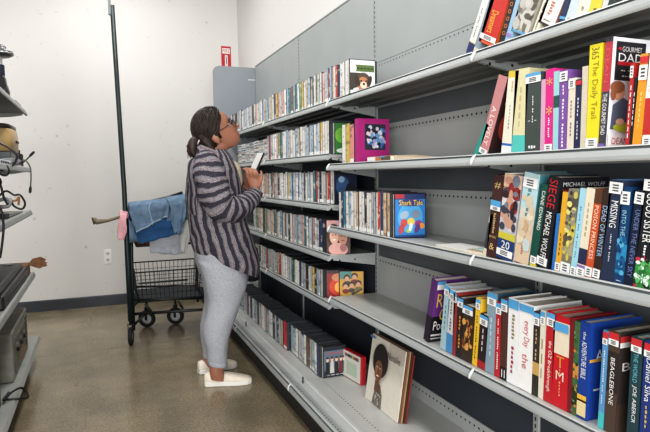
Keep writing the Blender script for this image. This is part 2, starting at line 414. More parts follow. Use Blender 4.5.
def shelf_unit(y0, y1, levels, label, nearest, farthest):
    u = thing('shelving_unit', label, 'shelving', (XB, (y0+y1)/2, 0), 'metal shelving bays along the right wall')
    def up(y):
        b = MB().box(XB+.0003, XB+.014, y-.014, y+.014, 0, ZT-.001)
        o = b.build('upright', STEEL, u, bevel=.002)
        s = MB(); z = .22
        while z < ZT-.03:
            s.box(XB-.0006, XB-.0001, y-.003, y+.003, z, z+.014); z += .0254
        s.build('slot_row', HOLE, o)
    up(y1)
    if nearest: up(y0)
    e = .016
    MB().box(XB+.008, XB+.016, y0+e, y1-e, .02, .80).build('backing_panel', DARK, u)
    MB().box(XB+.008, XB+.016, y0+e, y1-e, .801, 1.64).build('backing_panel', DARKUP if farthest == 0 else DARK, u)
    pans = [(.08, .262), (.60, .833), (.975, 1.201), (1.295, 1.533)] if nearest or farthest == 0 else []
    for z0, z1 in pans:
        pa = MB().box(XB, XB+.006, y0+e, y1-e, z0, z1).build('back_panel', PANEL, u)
        s = MB(); y = y0+.04
        while y < y1-.03:
            s.box(XB-.0008, XB-.0001, y-.004, y+.004, z1-.03, z1-.022); y += .0305
        s.build('hole_row', HOLE, pa)
    for z0, z1 in ((1.625, 1.862), (1.864, ZT-.002)):
        pa = MB().box(XB, XB+.006, y0+e, y1-e, z0, z1).build('back_panel', UPPER, u)
        if z1 < 2 and farthest == 0:
            s = MB(); y = y0+.04
            while y < y1-.03:
                s.box(XB-.0008, XB-.0001, y-.003, y+.003, z1-.018, z1-.012); y += .0305
            s.build('hole_row', HOLE, pa)
    MB().box(XB-.004, XB+.018, y0, y1, ZT, ZT+.012).build('top_rail', STEEL, u, bevel=.002)
    g = .0015
    for zt in levels:
        x = XF
        prof = [(XB-.001, zt-.0068), (x+.008, zt-.0068), (x+.006, zt), (x, zt), (x-.001, zt-.003), (x+.005, zt-.004), (x+.004, zt-.0085), (x-.003, zt-.0095),
                (x-.0105, zt-.024), (x-.012, zt-.032), (x-.008, zt-.036), (x+.002, zt-.034), (x+.012, zt-.026), (x+.016, zt-.022), (XB-.001, zt-.022)]
        mis = [1, 2, 2, 2, 3, 3, 3, 0, 0, 2, 0, 0, 0, 4, 0]
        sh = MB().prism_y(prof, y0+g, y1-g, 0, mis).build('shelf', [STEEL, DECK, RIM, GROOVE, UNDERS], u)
        for yy in (y0+.004, y1-.007):
            br = MB().prism([(XB-.003, yy, zt-.023), (XF+.02, yy, zt-.023), (XF+.022, yy, zt-.033), (XF+.09, yy, zt-.045), (XB-.003, yy, zt-.075)], (0, .003, 0))
            b = br.build('bracket', STEEL, sh)
            s = MB()
            for xx in (XF+.06, XF+.15): s.lathe((xx, yy-.0006, zt-.036), [(.005, 0), (.005, .0042)], 10, axis='y')
            s.build('bolt_hole', HOLE, b)
        # light plastic clip hanging over the joint at the far end of the lip
        cl = MB(); yy = y1-.015
        cl.tube([(x+.002, yy, zt+.001), (x-.004, yy, zt-.005), (x-.011, yy+.004, zt-.018), (x-.014, yy+.006, zt-.030), (x-.011, yy+.007, zt-.035)], [.002, .0045, .006, .0045, .002], 6)
        cl.build('lip_clip', CLIP, sh, smooth=True)
        # deep strengthening folds under the deck
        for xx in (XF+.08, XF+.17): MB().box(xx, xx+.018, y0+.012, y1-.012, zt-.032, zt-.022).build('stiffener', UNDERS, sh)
    # base deck with lip and recessed kick plate
    x = XBS
    prof = [(XB-.001, ZD-.0008), (x+.11, ZD-.0008), (x+.105, ZD+.004), (x+.09, ZD+.004), (x+.085, ZD), (x+.045, ZD), (x+.04, ZD-.004), (x+.012, ZD-.004), (x+.01, ZD), (x, ZD), (x-.001, ZD-.004), (x+.005, ZD-.006), (x+.005, ZD-.011),
            (x-.004, ZD-.013), (x-.012, ZD-.032), (x-.008, ZD-.041), (x+.003, ZD-.039), (x+.016, ZD-.026), (XB-.001, ZD-.026)]
    mis = [1, 2, 2, 2, 2, 0, 0, 0, 2, 2, 3, 3, 3, 0, 2, 0, 0, 0, 0]
    bd = MB().prism_y(prof, y0+g, y1-g, 0, mis).build('base_deck', [STEEL, DECK, RIM, GROOVE], u)
    s = MB(); y = y0+.03
    while y < y1-.03:
        s.box(x+.020, x+.026, y-.004, y+.004, ZD-.0041, ZD-.0036); y += .0254
    y = y0+.05
    while y < y1-.03:
        s.box(x+.17, x+.175, y-.003, y+.003, ZD-.0008, ZD-.0003); y += .0254
    s.build('hole_row', HOLE, bd)
    MB().box(x+.06, x+.066, y1-.03, y1-.024, ZD, ZD+.034).build('divider_pin', BLACK, bd)
    MB().tube([(x+.004, y1-.012, ZD+.003), (x-.010, y1-.011, ZD-.008), (x-.014, y1-.009, ZD-.026), (x-.010, y1-.008, ZD-.036)], .004, 6).build('lip_clip', CLIP, bd, smooth=True)
    MB().box(.936, .944, y0+g, y1-g, 0, ZD-.027).build('kick_plate', mat('dark_kick', (44, 44, 44), .6), u)
    if farthest == 2:                        # tall rounded end panel
        xe0, xe1, rr = 1.003, XB+.014, .06
        pts = [(xe0, y1+.016, .02), (xe1, y1+.016, .02), (xe1, y1+.016, ZT-.005)]+[(xe0+rr-rr*sin(t), y1+.016, ZT-.005-rr+rr*cos(t)) for t in (pi/2*i/8 for i in range(9))]
        ep = MB().prism(pts, (0, .012, 0)).build('end_panel', ENDP, u)
        MB().box(1.33, 1.41, y1+.0145, y1+.0159, 2.165, 2.175).build('bolt', CLIP, ep)
    return u
NEAR, FAR = [Z1, Z2, Z3, Z4], [Z1, R2, R3, R4, R5]
bays = [shelf_unit(YA-LB, YA, NEAR, 'grey metal shelving bay nearest the camera, holding tall hardback books', True, 0),
        shelf_unit(YA, YA+LB, NEAR, 'grey metal shelving bay with the bare deck and the afro portrait record', False, 0),
        shelf_unit(YA+LB, YA+2*LB, FAR, 'grey metal shelving bay of disc cases right in front of the woman', False, 1),
        shelf_unit(YA+2*LB, YA+3*LB, FAR, 'farthest grey shelving bay, ending in the rounded blue-grey end panel', False, 2)]

# ------------------------------------------------------------------ disc cases
PAL = [('white', (228, 226, 222), 30), ('pale grey', (188, 190, 192), 24), ('pale blue', (150, 178, 200), 11), ('navy', (48, 62, 98), 8), ('black', (50, 50, 56), 8),
       ('tan', (196, 176, 150), 8), ('red', (176, 66, 60), 3), ('teal', (62, 122, 130), 5), ('yellow', (214, 184, 90), 3), ('brown', (122, 92, 76), 4), ('pink', (206, 164, 156), 4), ('green', (122, 150, 106), 3)]
PW = [p for p in PAL for _ in range(p[2])]
CASEM = mat('black_case_plastic', (58, 60, 64), .3)
DW, DT, DH = .135, .015, .170
# unit case: spine at x=0, body towards +x, y from 0 (far) to -DT (near), z from 0
case0 = MB().box(.0008, DW, -DT, 0, 0, DH).build('dvd_case', CASEM, bevel=.0012)
sl0 = MB().add([(.0006, -DT+.0006, .003), (0, -DT*.72, .003), (0, -DT*.28, .003), (.0006, -.0006, .003), (.0006, -DT+.0006, DH-.002), (0, -DT*.72, DH-.002), (0, -DT*.28, DH-.002), (.0006, -.0006, DH-.002)],
               [(0, 1, 5, 4), (1, 2, 6, 5), (2, 3, 7, 6)]).build('spine_sleeve', SLEEVE, case0, local=True)
st0 = MB().quad((-.0006, -DT+.001, .006), (-.0006, -.001, .006), (-.0006, -.001, .022), (-.0006, -DT+.001, .022)).build('sticker', STICK, case0, local=True)
case_kids = [sl0, st0]
CASE_USED = [False]
ORD = ['nearest']+['%s from' % w for w in ()]
def ordn(n): return '%d%s' % (n, 'th' if 10 <= n % 100 <= 20 else {1: 'st', 2: 'nd', 3: 'rd'}.get(n % 10, 'th'))
def new_case(color, cname, label, group, loc, t, h, lean=0., sticker=True, depth=1.):
    if not CASE_USED[0]:
        CASE_USED[0] = True; r, ks = case0, list(case_kids)
    else: r, ks = dup(case0, case_kids)
    r.location = V(loc)+V((0, 0, .0006)); r.scale = (depth, t/DT, h/DH); r.rotation_euler = (lean, 0, 0)
    tag(r, label, 'disc case', group)
    for k in ks:
        j = random.uniform(.86, 1.08); k.color = tuple(min(1, c*j) for c in lin(color)[:3])+(1,)
    if not sticker and ks[1] is not st0: bpy.data.objects.remove(ks[1])
    return r
def case_row(X, z, y_near, y_far, px, anchor, group, hmean=.17, first=0, pal=PW, jx=.004):
    y = y_near; n = first
    while y < y_far:
        n += 1
        rate = abs(proj(X, y, z+.08)[0]-proj(X, y+.01, z+.08)[0])/.01
        t = max(.014, min(.05, px*random.uniform(.75, 1.25)/rate))
        nm, col, _ = random.choice(pal)
        h = hmean*random.choice([1, 1, 1, 1, .985, 1.02, .96, 1.03])
        lab = '%s-spined disc case, %s from %s' % (nm, ordn(n), anchor)
        new_case(col, nm, lab, group, (X+random.uniform(0, jx), y+t-.0006, z), t-.0012, h, random.choice([0, 0, 0, -.02, .015]), random.random() < .5)
        y += t
def face_case(label, loc, rotz, w, h, t, artf, edge=(30, 30, 34), group=None):
    """a case at the end of a row whose front cover can be seen"""
    r = thing('dvd_case', label, 'disc case', loc, group, (0, 0, rotz))
    MB().box(0, w, -t, 0, 0, h).build('case', paint(edge, .3), r, local=True, bevel=.0015)
    a = Art((.004, -t-.0002, .004), (1, 0, 0), (0, 0, 1), (0, -1, 0)); artf(a, w-.008, h-.008); a.build('cover_picture', r)
    s = Art((-.0002, -.001, .004), (0, -1, 0), (0, 0, 1), (-1, 0, 0)); s.rect(0, t-.002, 0, h-.008, (206, 204, 200)); s.text('~DVD VIDEO', (t-.002)/2, h*.5, h*.5, t*.5, (60, 60, 70), True)
    s.build('spine_sleeve', r)
    return r
def puppy(a, w, h):
    a.rect(0, w, 0, h, (222, 226, 224)); a.rect(0, w*.5, h*.1, h*.62, (70, 66, 58)); a.rect(w*.2, w*.97, h*.66, h*.86, (92, 116, 58)); a.text('~BUDDY', w*.6, h*.76, w*.7, h*.14, (44, 62, 32))
    for x, y, rx, ry in ((.15, .75, .1, .12), (.8, .3, .16, .2), (.3, .1, .2, .08)): a.oval(w*x, h*y, w*rx, h*ry, (238, 240, 240))
    a.oval(w*.52, h*.36, w*.3, h*.27, (92, 74, 62)); a.oval(w*.5, h*.3, w*.24, h*.2, (190, 130, 88)); a.oval(w*.28, h*.38, w*.09, h*.17, (66, 54, 48), .3); a.oval(w*.76, h*.38, w*.09, h*.17, (66, 54, 48), -.3)
    a.oval(w*.52, h*.26, w*.13, h*.1, (236, 214, 190)); a.oval(w*.53, h*.29, w*.05, h*.035, (30, 26, 26)); a.oval(w*.42, h*.38, w*.035, h*.025, (24, 20, 20)); a.oval(w*.62, h*.38, w*.035, h*.025, (24, 20, 20))
    a.oval(w*.5, h*.07, w*.25, h*.07, (186, 120, 78))
def undersea(a, w, h):
    a.rect(0, w, 0, h, (38, 126, 200)); a.rect(0, w, h*.88, h, (26, 50, 110)); a.rect(0, w*.3, h*.9, h, (190, 40, 50)); a.oval(w*.5, h*.45, w*.42, h*.36, (70, 164, 226))
    a.oval(w*.52, h*.8, w*.42, h*.085, (52, 60, 120)); a.text('Shark Tale', w*.52, h*.8, w*.78, h*.12, (246, 204, 40))
    for x, y, rx, ry, c in ((.3, .52, .16, .09, (150, 176, 196)), (.68, .53, .15, .1, (120, 140, 160)), (.28, .33, .11, .1, (206, 70, 60)), (.52, .36, .12, .09, (240, 196, 60)), (.78, .3, .14, .09, (150, 60, 130)),
                            (.88, .26, .09, .07, (226, 140, 50)), (.45, .16, .1, .05, (150, 190, 70)), (.2, .2, .09, .12, (184, 60, 70)), (.72, .2, .08, .11, (96, 56, 130)), (.5, .24, .06, .1, (210, 226, 236))):
        a.oval(w*x, h*y, w*rx, h*ry, c, random.uniform(-.5, .5))
    a.rect(0, w, 0, h*.05, (20, 60, 130))
def couple(a, w, h):
    a.rect(0, w, 0, h, (92, 62, 58)); a.rect(0, w, h*.72, h, (206, 150, 150))
    a.oval(w*.3, h*.56, w*.3, h*.34, (60, 40, 36)); a.oval(w*.72, h*.58, w*.26, h*.3, (48, 34, 30)); a.oval(w*.32, h*.52, w*.2, h*.25, (226, 172, 146)); a.oval(w*.7, h*.5, w*.2, h*.25, (196, 138, 112))
    for x, y in ((.26, .55), (.39, .56), (.63, .53), (.76, .53)): a.oval(w*x, h*y, w*.03, h*.018, (50, 34, 32))
    a.oval(w*.33, h*.41, w*.07, h*.025, (240, 226, 220)); a.oval(w*.7, h*.39, w*.07, h*.02, (160, 80, 80)); a.oval(w*.5, h*.12, w*.42, h*.2, (216, 160, 150)); a.oval(w*.72, h*.17, w*.15, h*.12, (170, 110, 110))
def crimson(a, w, h):
    a.rect(0, w, 0, h, (150, 24, 22)); a.oval(w*.5, h*.4, w*.4, h*.34, (214, 60, 26)); a.oval(w*.55, h*.38, w*.22, h*.2, (240, 170, 60)); a.oval(w*.5, h*.75, w*.3, h*.15, (206, 130, 90)); a.rect(0, w, h*.9, h, (60, 14, 16))
def adventure(a, w, h):
    a.rect(0, w, 0, h, (206, 152, 46)); a.rect(0, w*.5, h*.72, h, (74, 140, 130)); a.oval(w*.5, h*.2, w*.45, h*.2, (232, 186, 66))
    for x, y in ((.3, .72), (.62, .78), (.5, .45), (.24, .42), (.78, .5)):
        a.oval(w*x, h*(y+.06), w*.14, h*.12, (56, 40, 30)); a.oval(w*x, h*y, w*.1, h*.1, (214, 160, 122)); a.oval(w*x, h*(y-.16), w*.15, h*.09, random.choice([(70, 66, 64), (130, 40, 34), (120, 110, 60)]))
    a.poly([(w*.5, h*.1), (w*.95, h*.3), (w*.95, h*.38), (w*.5, h*.18)], (70, 62, 58))
def cast(a, w, h):
    a.rect(0, w, 0, h, (96, 112, 130)); a.rect(0, w, h*.86, h, (40, 44, 56)); a.text('~AMERICAN', w*.5, h*.78, w*.8, h*.1, (206, 60, 50)); a.rect(0, w, 0, h*.2, (46, 50, 62))
    for i, x in enumerate((.16, .36, .56, .76, .9)):
        a.poly([(w*(x-.1), h*.12), (w*(x+.1), h*.12), (w*(x+.07), h*.5), (w*(x-.07), h*.5)], [(34, 34, 40), (190, 186, 182), (44, 40, 48), (120, 40, 44), (60, 66, 80)][i]); a.oval(w*x, h*.57, w*.06, h*.08, (220, 176, 150)); a.oval(w*x, h*.63, w*.06, h*.035, (60, 44, 36))
    a.text('~the boys are back', w*.5, h*.07, w*.8, h*.06, (210, 214, 220))

ZS = -.006
# top shelf, running away from the puppy case
p = at(349.5, 91, Z=Z1+ZS); yp = 2.452
face_case('puppy-cover disc case facing out at the end of the top shelf row', (1.114, yp, Z1+ZS), 0, .138, .165, .015, puppy)
case_row(1.131, Z1+ZS, yp+.001, 5.05, 2.1, 'the puppy case on the top shelf', 'disc cases along the top shelf', .172)
# second shelf: far bay row, then stacked jewel cases
y0 = solve_y(340.5, 1.135, R2+.05)
def greenart(a, w, h):
    a.rect(0, w, 0, h, (60, 130, 60)); a.oval(w*.3, h*.6, w*.3, h*.25, (120, 190, 70)); a.oval(w*.6, h*.3, w*.25, h*.2, (30, 70, 90)); a.oval(w*.4, h*.1, w*.35, h*.08, (220, 226, 220)); a.oval(w*.6, h*.85, w*.3, h*.1, (24, 60, 40))
face_case('green-cover disc case at the near end of the second far shelf row', (1.158, 2.745, R2+ZS), 0, .132, .168, .016, greenart)
y1 = solve_y(269, 1.135, R2+.1)
case_row(1.132, R2+ZS, 2.747, y1, 2.1, 'the green-cover case on the second far shelf', 'disc cases on the second far shelf', .178)
# third far shelf
def navyart(a, w, h):
    a.rect(0, w, 0, h, (26, 36, 62)); a.oval(w*.35, h*.55, w*.3, h*.3, (50, 84, 130)); a.oval(w*.3, h*.75, w*.14, h*.1, (130, 160, 190)); a.oval(w*.7, h*.4, w*.22, h*.25, (20, 24, 36)); a.rect(0, w, h*.9, h, (18, 20, 30))
face_case('navy-cover disc case facing out at the third far shelf end', (1.153, 2.742, R3+ZS+.0005), 0, .135, .180, .015, navyart)
case_row(1.150, R3+ZS, 2.744, solve_y(256, 1.135, R3+.1), 2.05, 'the near end of the third far shelf', 'disc cases on the third far shelf', .178)
# fourth far shelf
face_case('smiling-couple disc case facing out at the end of the fourth far shelf', (1.143, 2.815, R4+ZS+.0006), -.62, .135, .185, .015, couple)
case_row(1.136, R4+ZS, 2.828, solve_y(254, 1.135, R4+.1), 2.05, 'the couple-cover case on the fourth far shelf', 'disc cases on the fourth far shelf', .185)
# fifth far shelf
face_case('gold adventure-cover disc case facing out at the fifth far shelf end', (1.222, 2.835, R5+ZS+.0006), -.38, .138, .155, .015, adventure)
face_case('red-cover disc case behind the gold adventure case, fifth far shelf', (1.160, 2.875, R5+ZS+.0006), -.30, .135, .158, .015, crimson)
case_row(1.140, R5+ZS, 2.885, solve_y(256, 1.135, R5+.1), 2.05, 'the red-cover case on the fifth far shelf', 'disc cases on the fifth far shelf', .155)
# bottom deck
face_case('group-photo disc case facing out at the end of the bottom deck row', (1.075, 2.735, ZD), 0, .135, .172, .015, cast)
case_row(1.06, ZD, 2.737, 3.24, 2.5, 'the group-photo case on the bottom deck', 'disc cases along the bottom deck', .172)
new_case((196, 30, 44), 'red', 'bright red thick disc case midway along the bottom deck row', 'disc cases along the bottom deck', (1.045, 3.32, ZD), .07, .178)
case_row(1.04, ZD, 3.322, 4.62, 2.4, 'the thick red case on the bottom deck', 'disc cases along the bottom deck', .172)
# white carton at the far end of the bottom deck
p = at(240, 309, Z=ZD)
bx = thing('storage_box', 'white carton with a blue stripe at the far end of the bottom deck', 'box', (1.1, 4.85, ZD))
MB().box(1.0, 1.26, 4.70, 5.0, ZD+.0008, ZD+.2).build('carton', paint((226, 226, 222)), bx, bevel=.004)
MB().box(.9985, 1.2615, 4.6985, 5.0015, ZD+.085, ZD+.115).build('stripe', paint((60, 116, 176)), bx)
# row beside the undersea cover, third near shelf
ys = solve_y(393.2, 1.15, Z3+.08)
face_case('blue undersea-cover disc case facing out on the third near shelf', (1.150, ys, Z3+ZS), -.2, .140, .190, .015, undersea, (16, 20, 34))
PN = [('pale blue', (140, 172, 200), 3), ('white', (226, 224, 218), 8), ('pale grey', (170, 174, 180), 4), ('tan', (196, 168, 138), 3), ('navy', (60, 74, 112), 2), ('black', (58, 56, 60), 1), ('teal', (70, 140, 160), 2)]
PN = [q for q in PN for _ in range(q[2])]
yr = solve_y(379.5, 1.135, Z3+.08)-.0105
case_row(1.132, Z3+ZS, ys+.003, yr-.001, 3.0, 'the undersea case, third near shelf', 'disc cases beside the undersea cover', .192, pal=PN)
new_case((190, 62, 46), 'red', 'orange-red disc case standing among pale ones beside the undersea cover', 'disc cases beside the undersea cover', (1.132, solve_y(379.5, 1.135, Z3+.08)+.012, Z3+ZS), .022, .196)
case_row(1.132, Z3+ZS, solve_y(379.5, 1.135, Z3+.08)+.014, solve_y(341, 1.135, Z3+.08), 2.6, 'the orange-red case, third near shelf', 'disc cases beside the undersea cover', .192, pal=PN)
# jewel cases stacked flat near the far end of the second shelf
jc0 = MB().box(0, .14, -.126, 0, 0, .0098).build('jewel_case', mat('clear_case', (196, 198, 200), .2), bevel=.0008)
je0 = MB().box(-.0004, .0006, -.118, -.008, .002, .0078).build('paper_edge', SLEEVE, jc0, local=True)
jused = False
where = ['closest to the upright cases', 'second from the upright cases', 'third from the upright cases', 'fourth from the upright cases', 'fifth from the upright cases', 'sixth from the upright cases', 'seventh from the upright cases']
yj = y1+.02
for s_ in range(7):
    for k in range(16):
        if not jused: o, ks = jc0, [je0]; jused = True
        else: o, ks = dup(jc0, [je0])
        o.location = (1.135+random.uniform(0, .012), yj+.126+random.uniform(-.004, .004), R2+ZS+k*.01)
        nm, col, _ = random.choice(PW); ks[0].color = lin(col)
        tag(o, '%s-edged flat disc case, %s up in the stack %s' % (nm, ordn(k+1), where[s_]), 'disc case', 'flat jewel cases stacked on the second far shelf')
    yj += .14

# ------------------------------------------------------------------ books
def book(rowX, z0, xb, xr, top, cols, label, title=None, depth=.155, stick=None, near=None, group=None, cover=None, bands=None, name='book', zoff=0., hard=True, face=None, back=None):
    """xb/xr: image columns of the spine's foot, top: where the spine's far top corner shows"""
    yb = solve_y(xb, rowX, z0+.01); yr = solve_y(xr, rowX, z0+.01)
    tp = at(top[0], top[1], X=rowX); dy, dz = tp.y-yb, tp.z-z0
    a = atan2(-dy, dz); h = hypot(dy, dz); t = max(.006, (yb-yr)*cos(a)-.0008)
    zz = z0+(t*sin(a) if a > 0 else 0)+.0004
    r = thing(name, label, 'book', (rowX, yb, zz), group, (a, 0, 0))
    col = cols
    mats = [paint(col)]; bl = bands or []
    c = MB(); e = .0022 if hard else .001
    segs = []; zl = 0.
    for f0, f1, bc in bl:
        if f0 > zl: segs.append((zl, f0, 0))
        mats.append(paint(bc)); segs.append((f0, f1, len(mats)-1)); zl = f1
    if zl < 1: segs.append((zl, 1., 0))
    for f0, f1, mi in segs: c.box(0, e, -t, 0, f0*h, f1*h, mi)
    mats.append(paint(cover or col)); cm = len(mats)-1
    mats.append(paint(back or cover or col))
    c.box(e, depth, -t, -t+e, 0, h, cm); c.box(e, depth, -e, 0, 0, h, cm+1)
    c.build('cover', mats, r, local=True)
    i = .004 if hard else .0005
    MB().box(e, depth-i, -t+e, -e, i, h-i).build('page_block', PAPER, r, local=True)
    sp = Art((-.0003, 0, 0), (0, -1, 0), (0, 0, 1), (-1, 0, 0), .0003)
    for s in (title or []):                  # (text, colour, z0, z1, vertical?, width fraction)
        tx, tc, f0, f1, vert, wf = s
        if vert: sp.text(tx, t*.5, h*(f0+f1)/2, h*(f1-f0), t*wf, tc, True)
        else: sp.text(tx, t*.5, h*(f0+f1)/2, t*wf, h*(f1-f0), tc)
    if title: sp.build('spine_title', r)
    for s in (stick or []):                  # (material, z0, z1)
        w0 = Art((-.0016, -.0006, 0), (0, -1, 0), (0, 0, 1), (-1, 0, 0), .0003)
        w0.rect(0, t-.0012, h*s[1], h*s[2], s[0])
        if s[0] is STICK:
            for q in range(3): w0.rect(t*.25, t*.7, h*(s[1]+(s[2]-s[1])*(.2+q*.24)), h*(s[1]+(s[2]-s[1])*(.32+q*.24)), (70, 70, 78))
        w0.build('spine_sticker', r)
    if face:
        fa = Art((.002, -t-.0002, 0), (1, 0, 0), (0, 0, 1), (0, -1, 0), .0003); face(fa, depth-.004, h); fa.build('cover_picture', r)
    return r
def splash(r, f0, f1, cols, n=14, s=.2):     # printed picture on a spine
    c = [k for k in r.children if k.name.startswith('cover')][0]
    t = -min(v.co.y for v in c.data.vertices); h = max(v.co.z for v in c.data.vertices)
    a = Art((-.0009, 0, 0), (0, -1, 0), (0, 0, 1), (-1, 0, 0), .00004)
    for i in range(n):
        ra, rb = t*s*random.uniform(.6, 1.4), t*s*random.uniform(.6, 1.6)
        x = random.uniform(.02, .98)*t; x = min(max(x, ra*1.05), t-ra*1.05); y = h*random.uniform(f0, f1); y = min(max(y, h*f0+rb), h*f1-rb)
        a.oval(x, y, ra, rb, random.choice(cols), 0, 14)
    a.build('spine_picture', r)
W = (236, 234, 230); K = (30, 30, 34)
BX = 1.137
g = 'leaning books on the top shelf'
zA = Z1+ZS
book(BX, zA, 465.8, 473, (484, 0), (226, 224, 218), 'white book with navy foot leaning at the left end of the top shelf', bands=[(0, .20, (34, 46, 104)), (.20, .215, (212, 190, 90))], title=[('~THE LAST GARDEN', (90, 90, 96), .3, .8, True, .4)], group=g, cover=(120, 134, 152))
book(BX, zA, 473, 478.5, (490.5, 0), (138, 150, 164), 'slim grey-blue book leaning between the white and orange books', bands=[(0, .09, (206, 196, 176))], group=g)
book(BX, zA, 478.5, 498.5, (494, 0), (206, 44, 34), 'thick orange-red book with yellow title leaning on the top shelf', bands=[(0, .05, (222, 90, 38))], title=[('Dreamers', (244, 190, 60), .22, .62, True, .38)], stick=[(STICK, .07, .17)], group=g, cover=(228, 110, 40), back=(228, 110, 40))
book(BX, zA, 498.5, 504.5, (511, 0), (38, 34, 38), 'black book with coloured dots leaning beside the orange-red book', title=[('o o o o o', (210, 120, 60), .2, .9, True, .6)], group=g)
def grayart(a, w, h):
    for q in range(16): a.oval(random.uniform(.1, .9)*w, random.uniform(.1, .9)*h, w*.12, h*.05, random.choice([(140, 138, 132), (176, 170, 160), (120, 116, 104), (188, 186, 182)]), random.uniform(0, 3))
book(BX, zA, 504.5, 511, (517, 0), (150, 186, 216), 'light blue edged book with purple sticker leaning on the top shelf', stick=[(paint((150, 130, 190)), .12, .2)], group=g)
splash(book(BX, zA, 511, 532, (524, 0), (170, 166, 158), 'thick grey stone-patterned book leaning on the top shelf', title=[('~STONE', (110, 108, 100), .25, .45, False, .7), ('~walls', (120, 112, 96), .5, .6, False, .6)], stick=[(BLUESTICK, .02, .06)], group=g), 0.06, 1, [(140, 138, 130), (188, 184, 176), (120, 114, 100), (200, 196, 188), (96, 90, 76)], 40, .16)
book(BX, zA, 532, 538, (545, 0), (224, 216, 198), 'cream book with black spine lettering leaning on the top shelf', title=[('~SALT AND HONEY', K, .1, .85, True, .5)], group=g)
book(BX, zA, 538, 558, (551, 0), (232, 226, 220), 'white and salmon book leaning on the top shelf, right of cream one', bands=[(0, .06, (60, 50, 50))], title=[('~Tonight', (60, 50, 54), .1, .2, False, .5), ('~COAST', (198, 120, 90), .3, .7, True, .5)], group=g, cover=(190, 120, 90))
book(BX, zA, 558, 565, (566, 0), (40, 56, 92), 'slim dark blue book on the top shelf behind the pale blue one', stick=[(BLUESTICK, .2, .3)], group=g)
book(BX, zA, 565, 575, (571, 0), (196, 212, 222), 'pale blue book with white sticker on the top shelf', stick=[(STICK, .06, .17)], group=g)
book(BX, zA, 575, 588.5, (580, 0), (226, 218, 202), 'wide cream book on the top shelf between pale blue and yellow', title=[('~Home', (150, 130, 100), .3, .5, True, .5)], group=g)
book(BX, zA, 588.5, 601, (592, 0), (226, 200, 60), 'bright yellow book on the top shelf, almost cut by the frame', title=[('~SUN', (90, 76, 30), .1, .3, True, .6)], group=g)
book(BX, zA, 601, 607, (604, 0), (206, 206, 204), 'slim pale grey book on the top shelf, right of bright yellow', group=g)
book(BX, zA, 607, 615, (610, 0), (52, 66, 58), 'dark green book at the right end of the top shelf row', group=g)

g = 'books on the second near shelf'
zB = Z2+ZS
book(BX, zB, 473.5, 478, (485.6, 126), (40, 150, 140), 'slim teal book leaning at the left end of second near shelf', group=g, hard=False, depth=.11)
def redface(a, w, h):
    a.rect(0, w, 0, h, (54, 30, 32)); a.oval(w*.4, h*.4, w*.3, h*.22, (170, 60, 56)); a.oval(w*.5, h*.62, w*.2, h*.1, (120, 40, 44)); a.rect(w*.1, w*.9, h*.66, h*.69, (190, 170, 160)); a.rect(0, w*.5, 0, h*.1, (40, 30, 34))
book(BX, zB, 479, 488, (498.9, 79.5), (196, 132, 132), 'dusky pink book with dark red cover leaning on second near shelf', title=[('A LOVELY', (248, 226, 222), .12, .62, True, .5)], stick=[(STICK, .0, .07)], group=g, face=redface, cover=(54, 30, 32))
book(BX, zB, 501, 511, (509, 73), (228, 220, 200), 'cream book with yellow top and blue foot band, second near shelf', bands=[(0, .10, (224, 224, 220)), (.10, .13, (46, 110, 190)), (.92, 1, (216, 190, 60))], title=[('~MEMOIR', (190, 160, 80), .75, .88, True, .3), ('~letters', (120, 120, 120), .3, .6, True, .2)], group=g)
book(BX, zB, 511, 524.5, (515.5, 71), (216, 208, 162), 'tall pale yellow book with turquoise foot on second near shelf', bands=[(0, .22, (80, 192, 182))], title=[('~grace', (190, 180, 130), .3, .8, True, .3)], group=g, cover=(190, 184, 144), depth=.17)
book(BX, zB, 524.5, 540, (526, 75), (68, 78, 76), 'dark grey-green book under a blue and white sticker, second near shelf', title=[('~EDGE OF THE', W, .38, .72, True, .16), ('~Ait', W, .03, .14, False, .5), ('~- -', W, .4, .42, False, .6)], stick=[(STICK, .88, .96), (BLUESTICK, .96, 1.)], group=g)
book(BX, zB, 540, 544.5, (541.5, 80), (206, 160, 186), 'slim lilac pink book between dark grey-green and magenta books', group=g)
book(BX, zB, 544.5, 552.7, (546, 70), (222, 40, 136), 'magenta book with gold flower on second near shelf', title=[('~LOVE BITES', (250, 220, 236), .18, .42, True, .5), ('*', (236, 190, 90), .45, .56, False, .7), ('*', (236, 190, 90), .8, .9, False, .7)], stick=[(STICK, 0, .10)], group=g)
book(BX, zB, 552.7, 558, (554, 72), (150, 204, 206), 'slim aqua book between the magenta and purple books', bands=[(.55, .7, (40, 90, 80))], group=g)
book(BX, zB, 558, 566.5, (560, 71), (126, 82, 160), 'purple book with white title on second near shelf', title=[('~The Garden Sisters', (236, 226, 244), .05, .82, True, .5)], stick=[(STICK, .86, .98)], group=g)
book(BX, zB, 566.5, 573.5, (569, 79), (216, 206, 190), 'cream book between the purple and dark navy books', stick=[(STICK, .86, .98)], title=[('~River Song', (110, 90, 70), .2, .7, True, .4)], group=g)
book(BX, zB, 573.5, 580, (576, 80), (44, 48, 82), 'dark navy book with pale lettering on second near shelf', title=[('~NIGHT TRAIN', (200, 200, 216), .15, .75, True, .5)], stick=[(REDSTICK, .92, .98)], group=g)
book(BX, zB, 580, 585.6, (582.5, 67), (206, 194, 176), 'slim beige book between dark navy and bright yellow books', group=g)
book(BX, zB, 585.6, 598, (590, 46), (232, 212, 30), 'bright yellow book titled The Daily Trail on second near shelf', title=[('365', (130, 120, 40), .86, .97, True, .6), ('The Daily Trail', (150, 136, 30), .3, .84, True, .6)], stick=[(STICK, .02, .11)], group=g, back=(214, 190, 30))
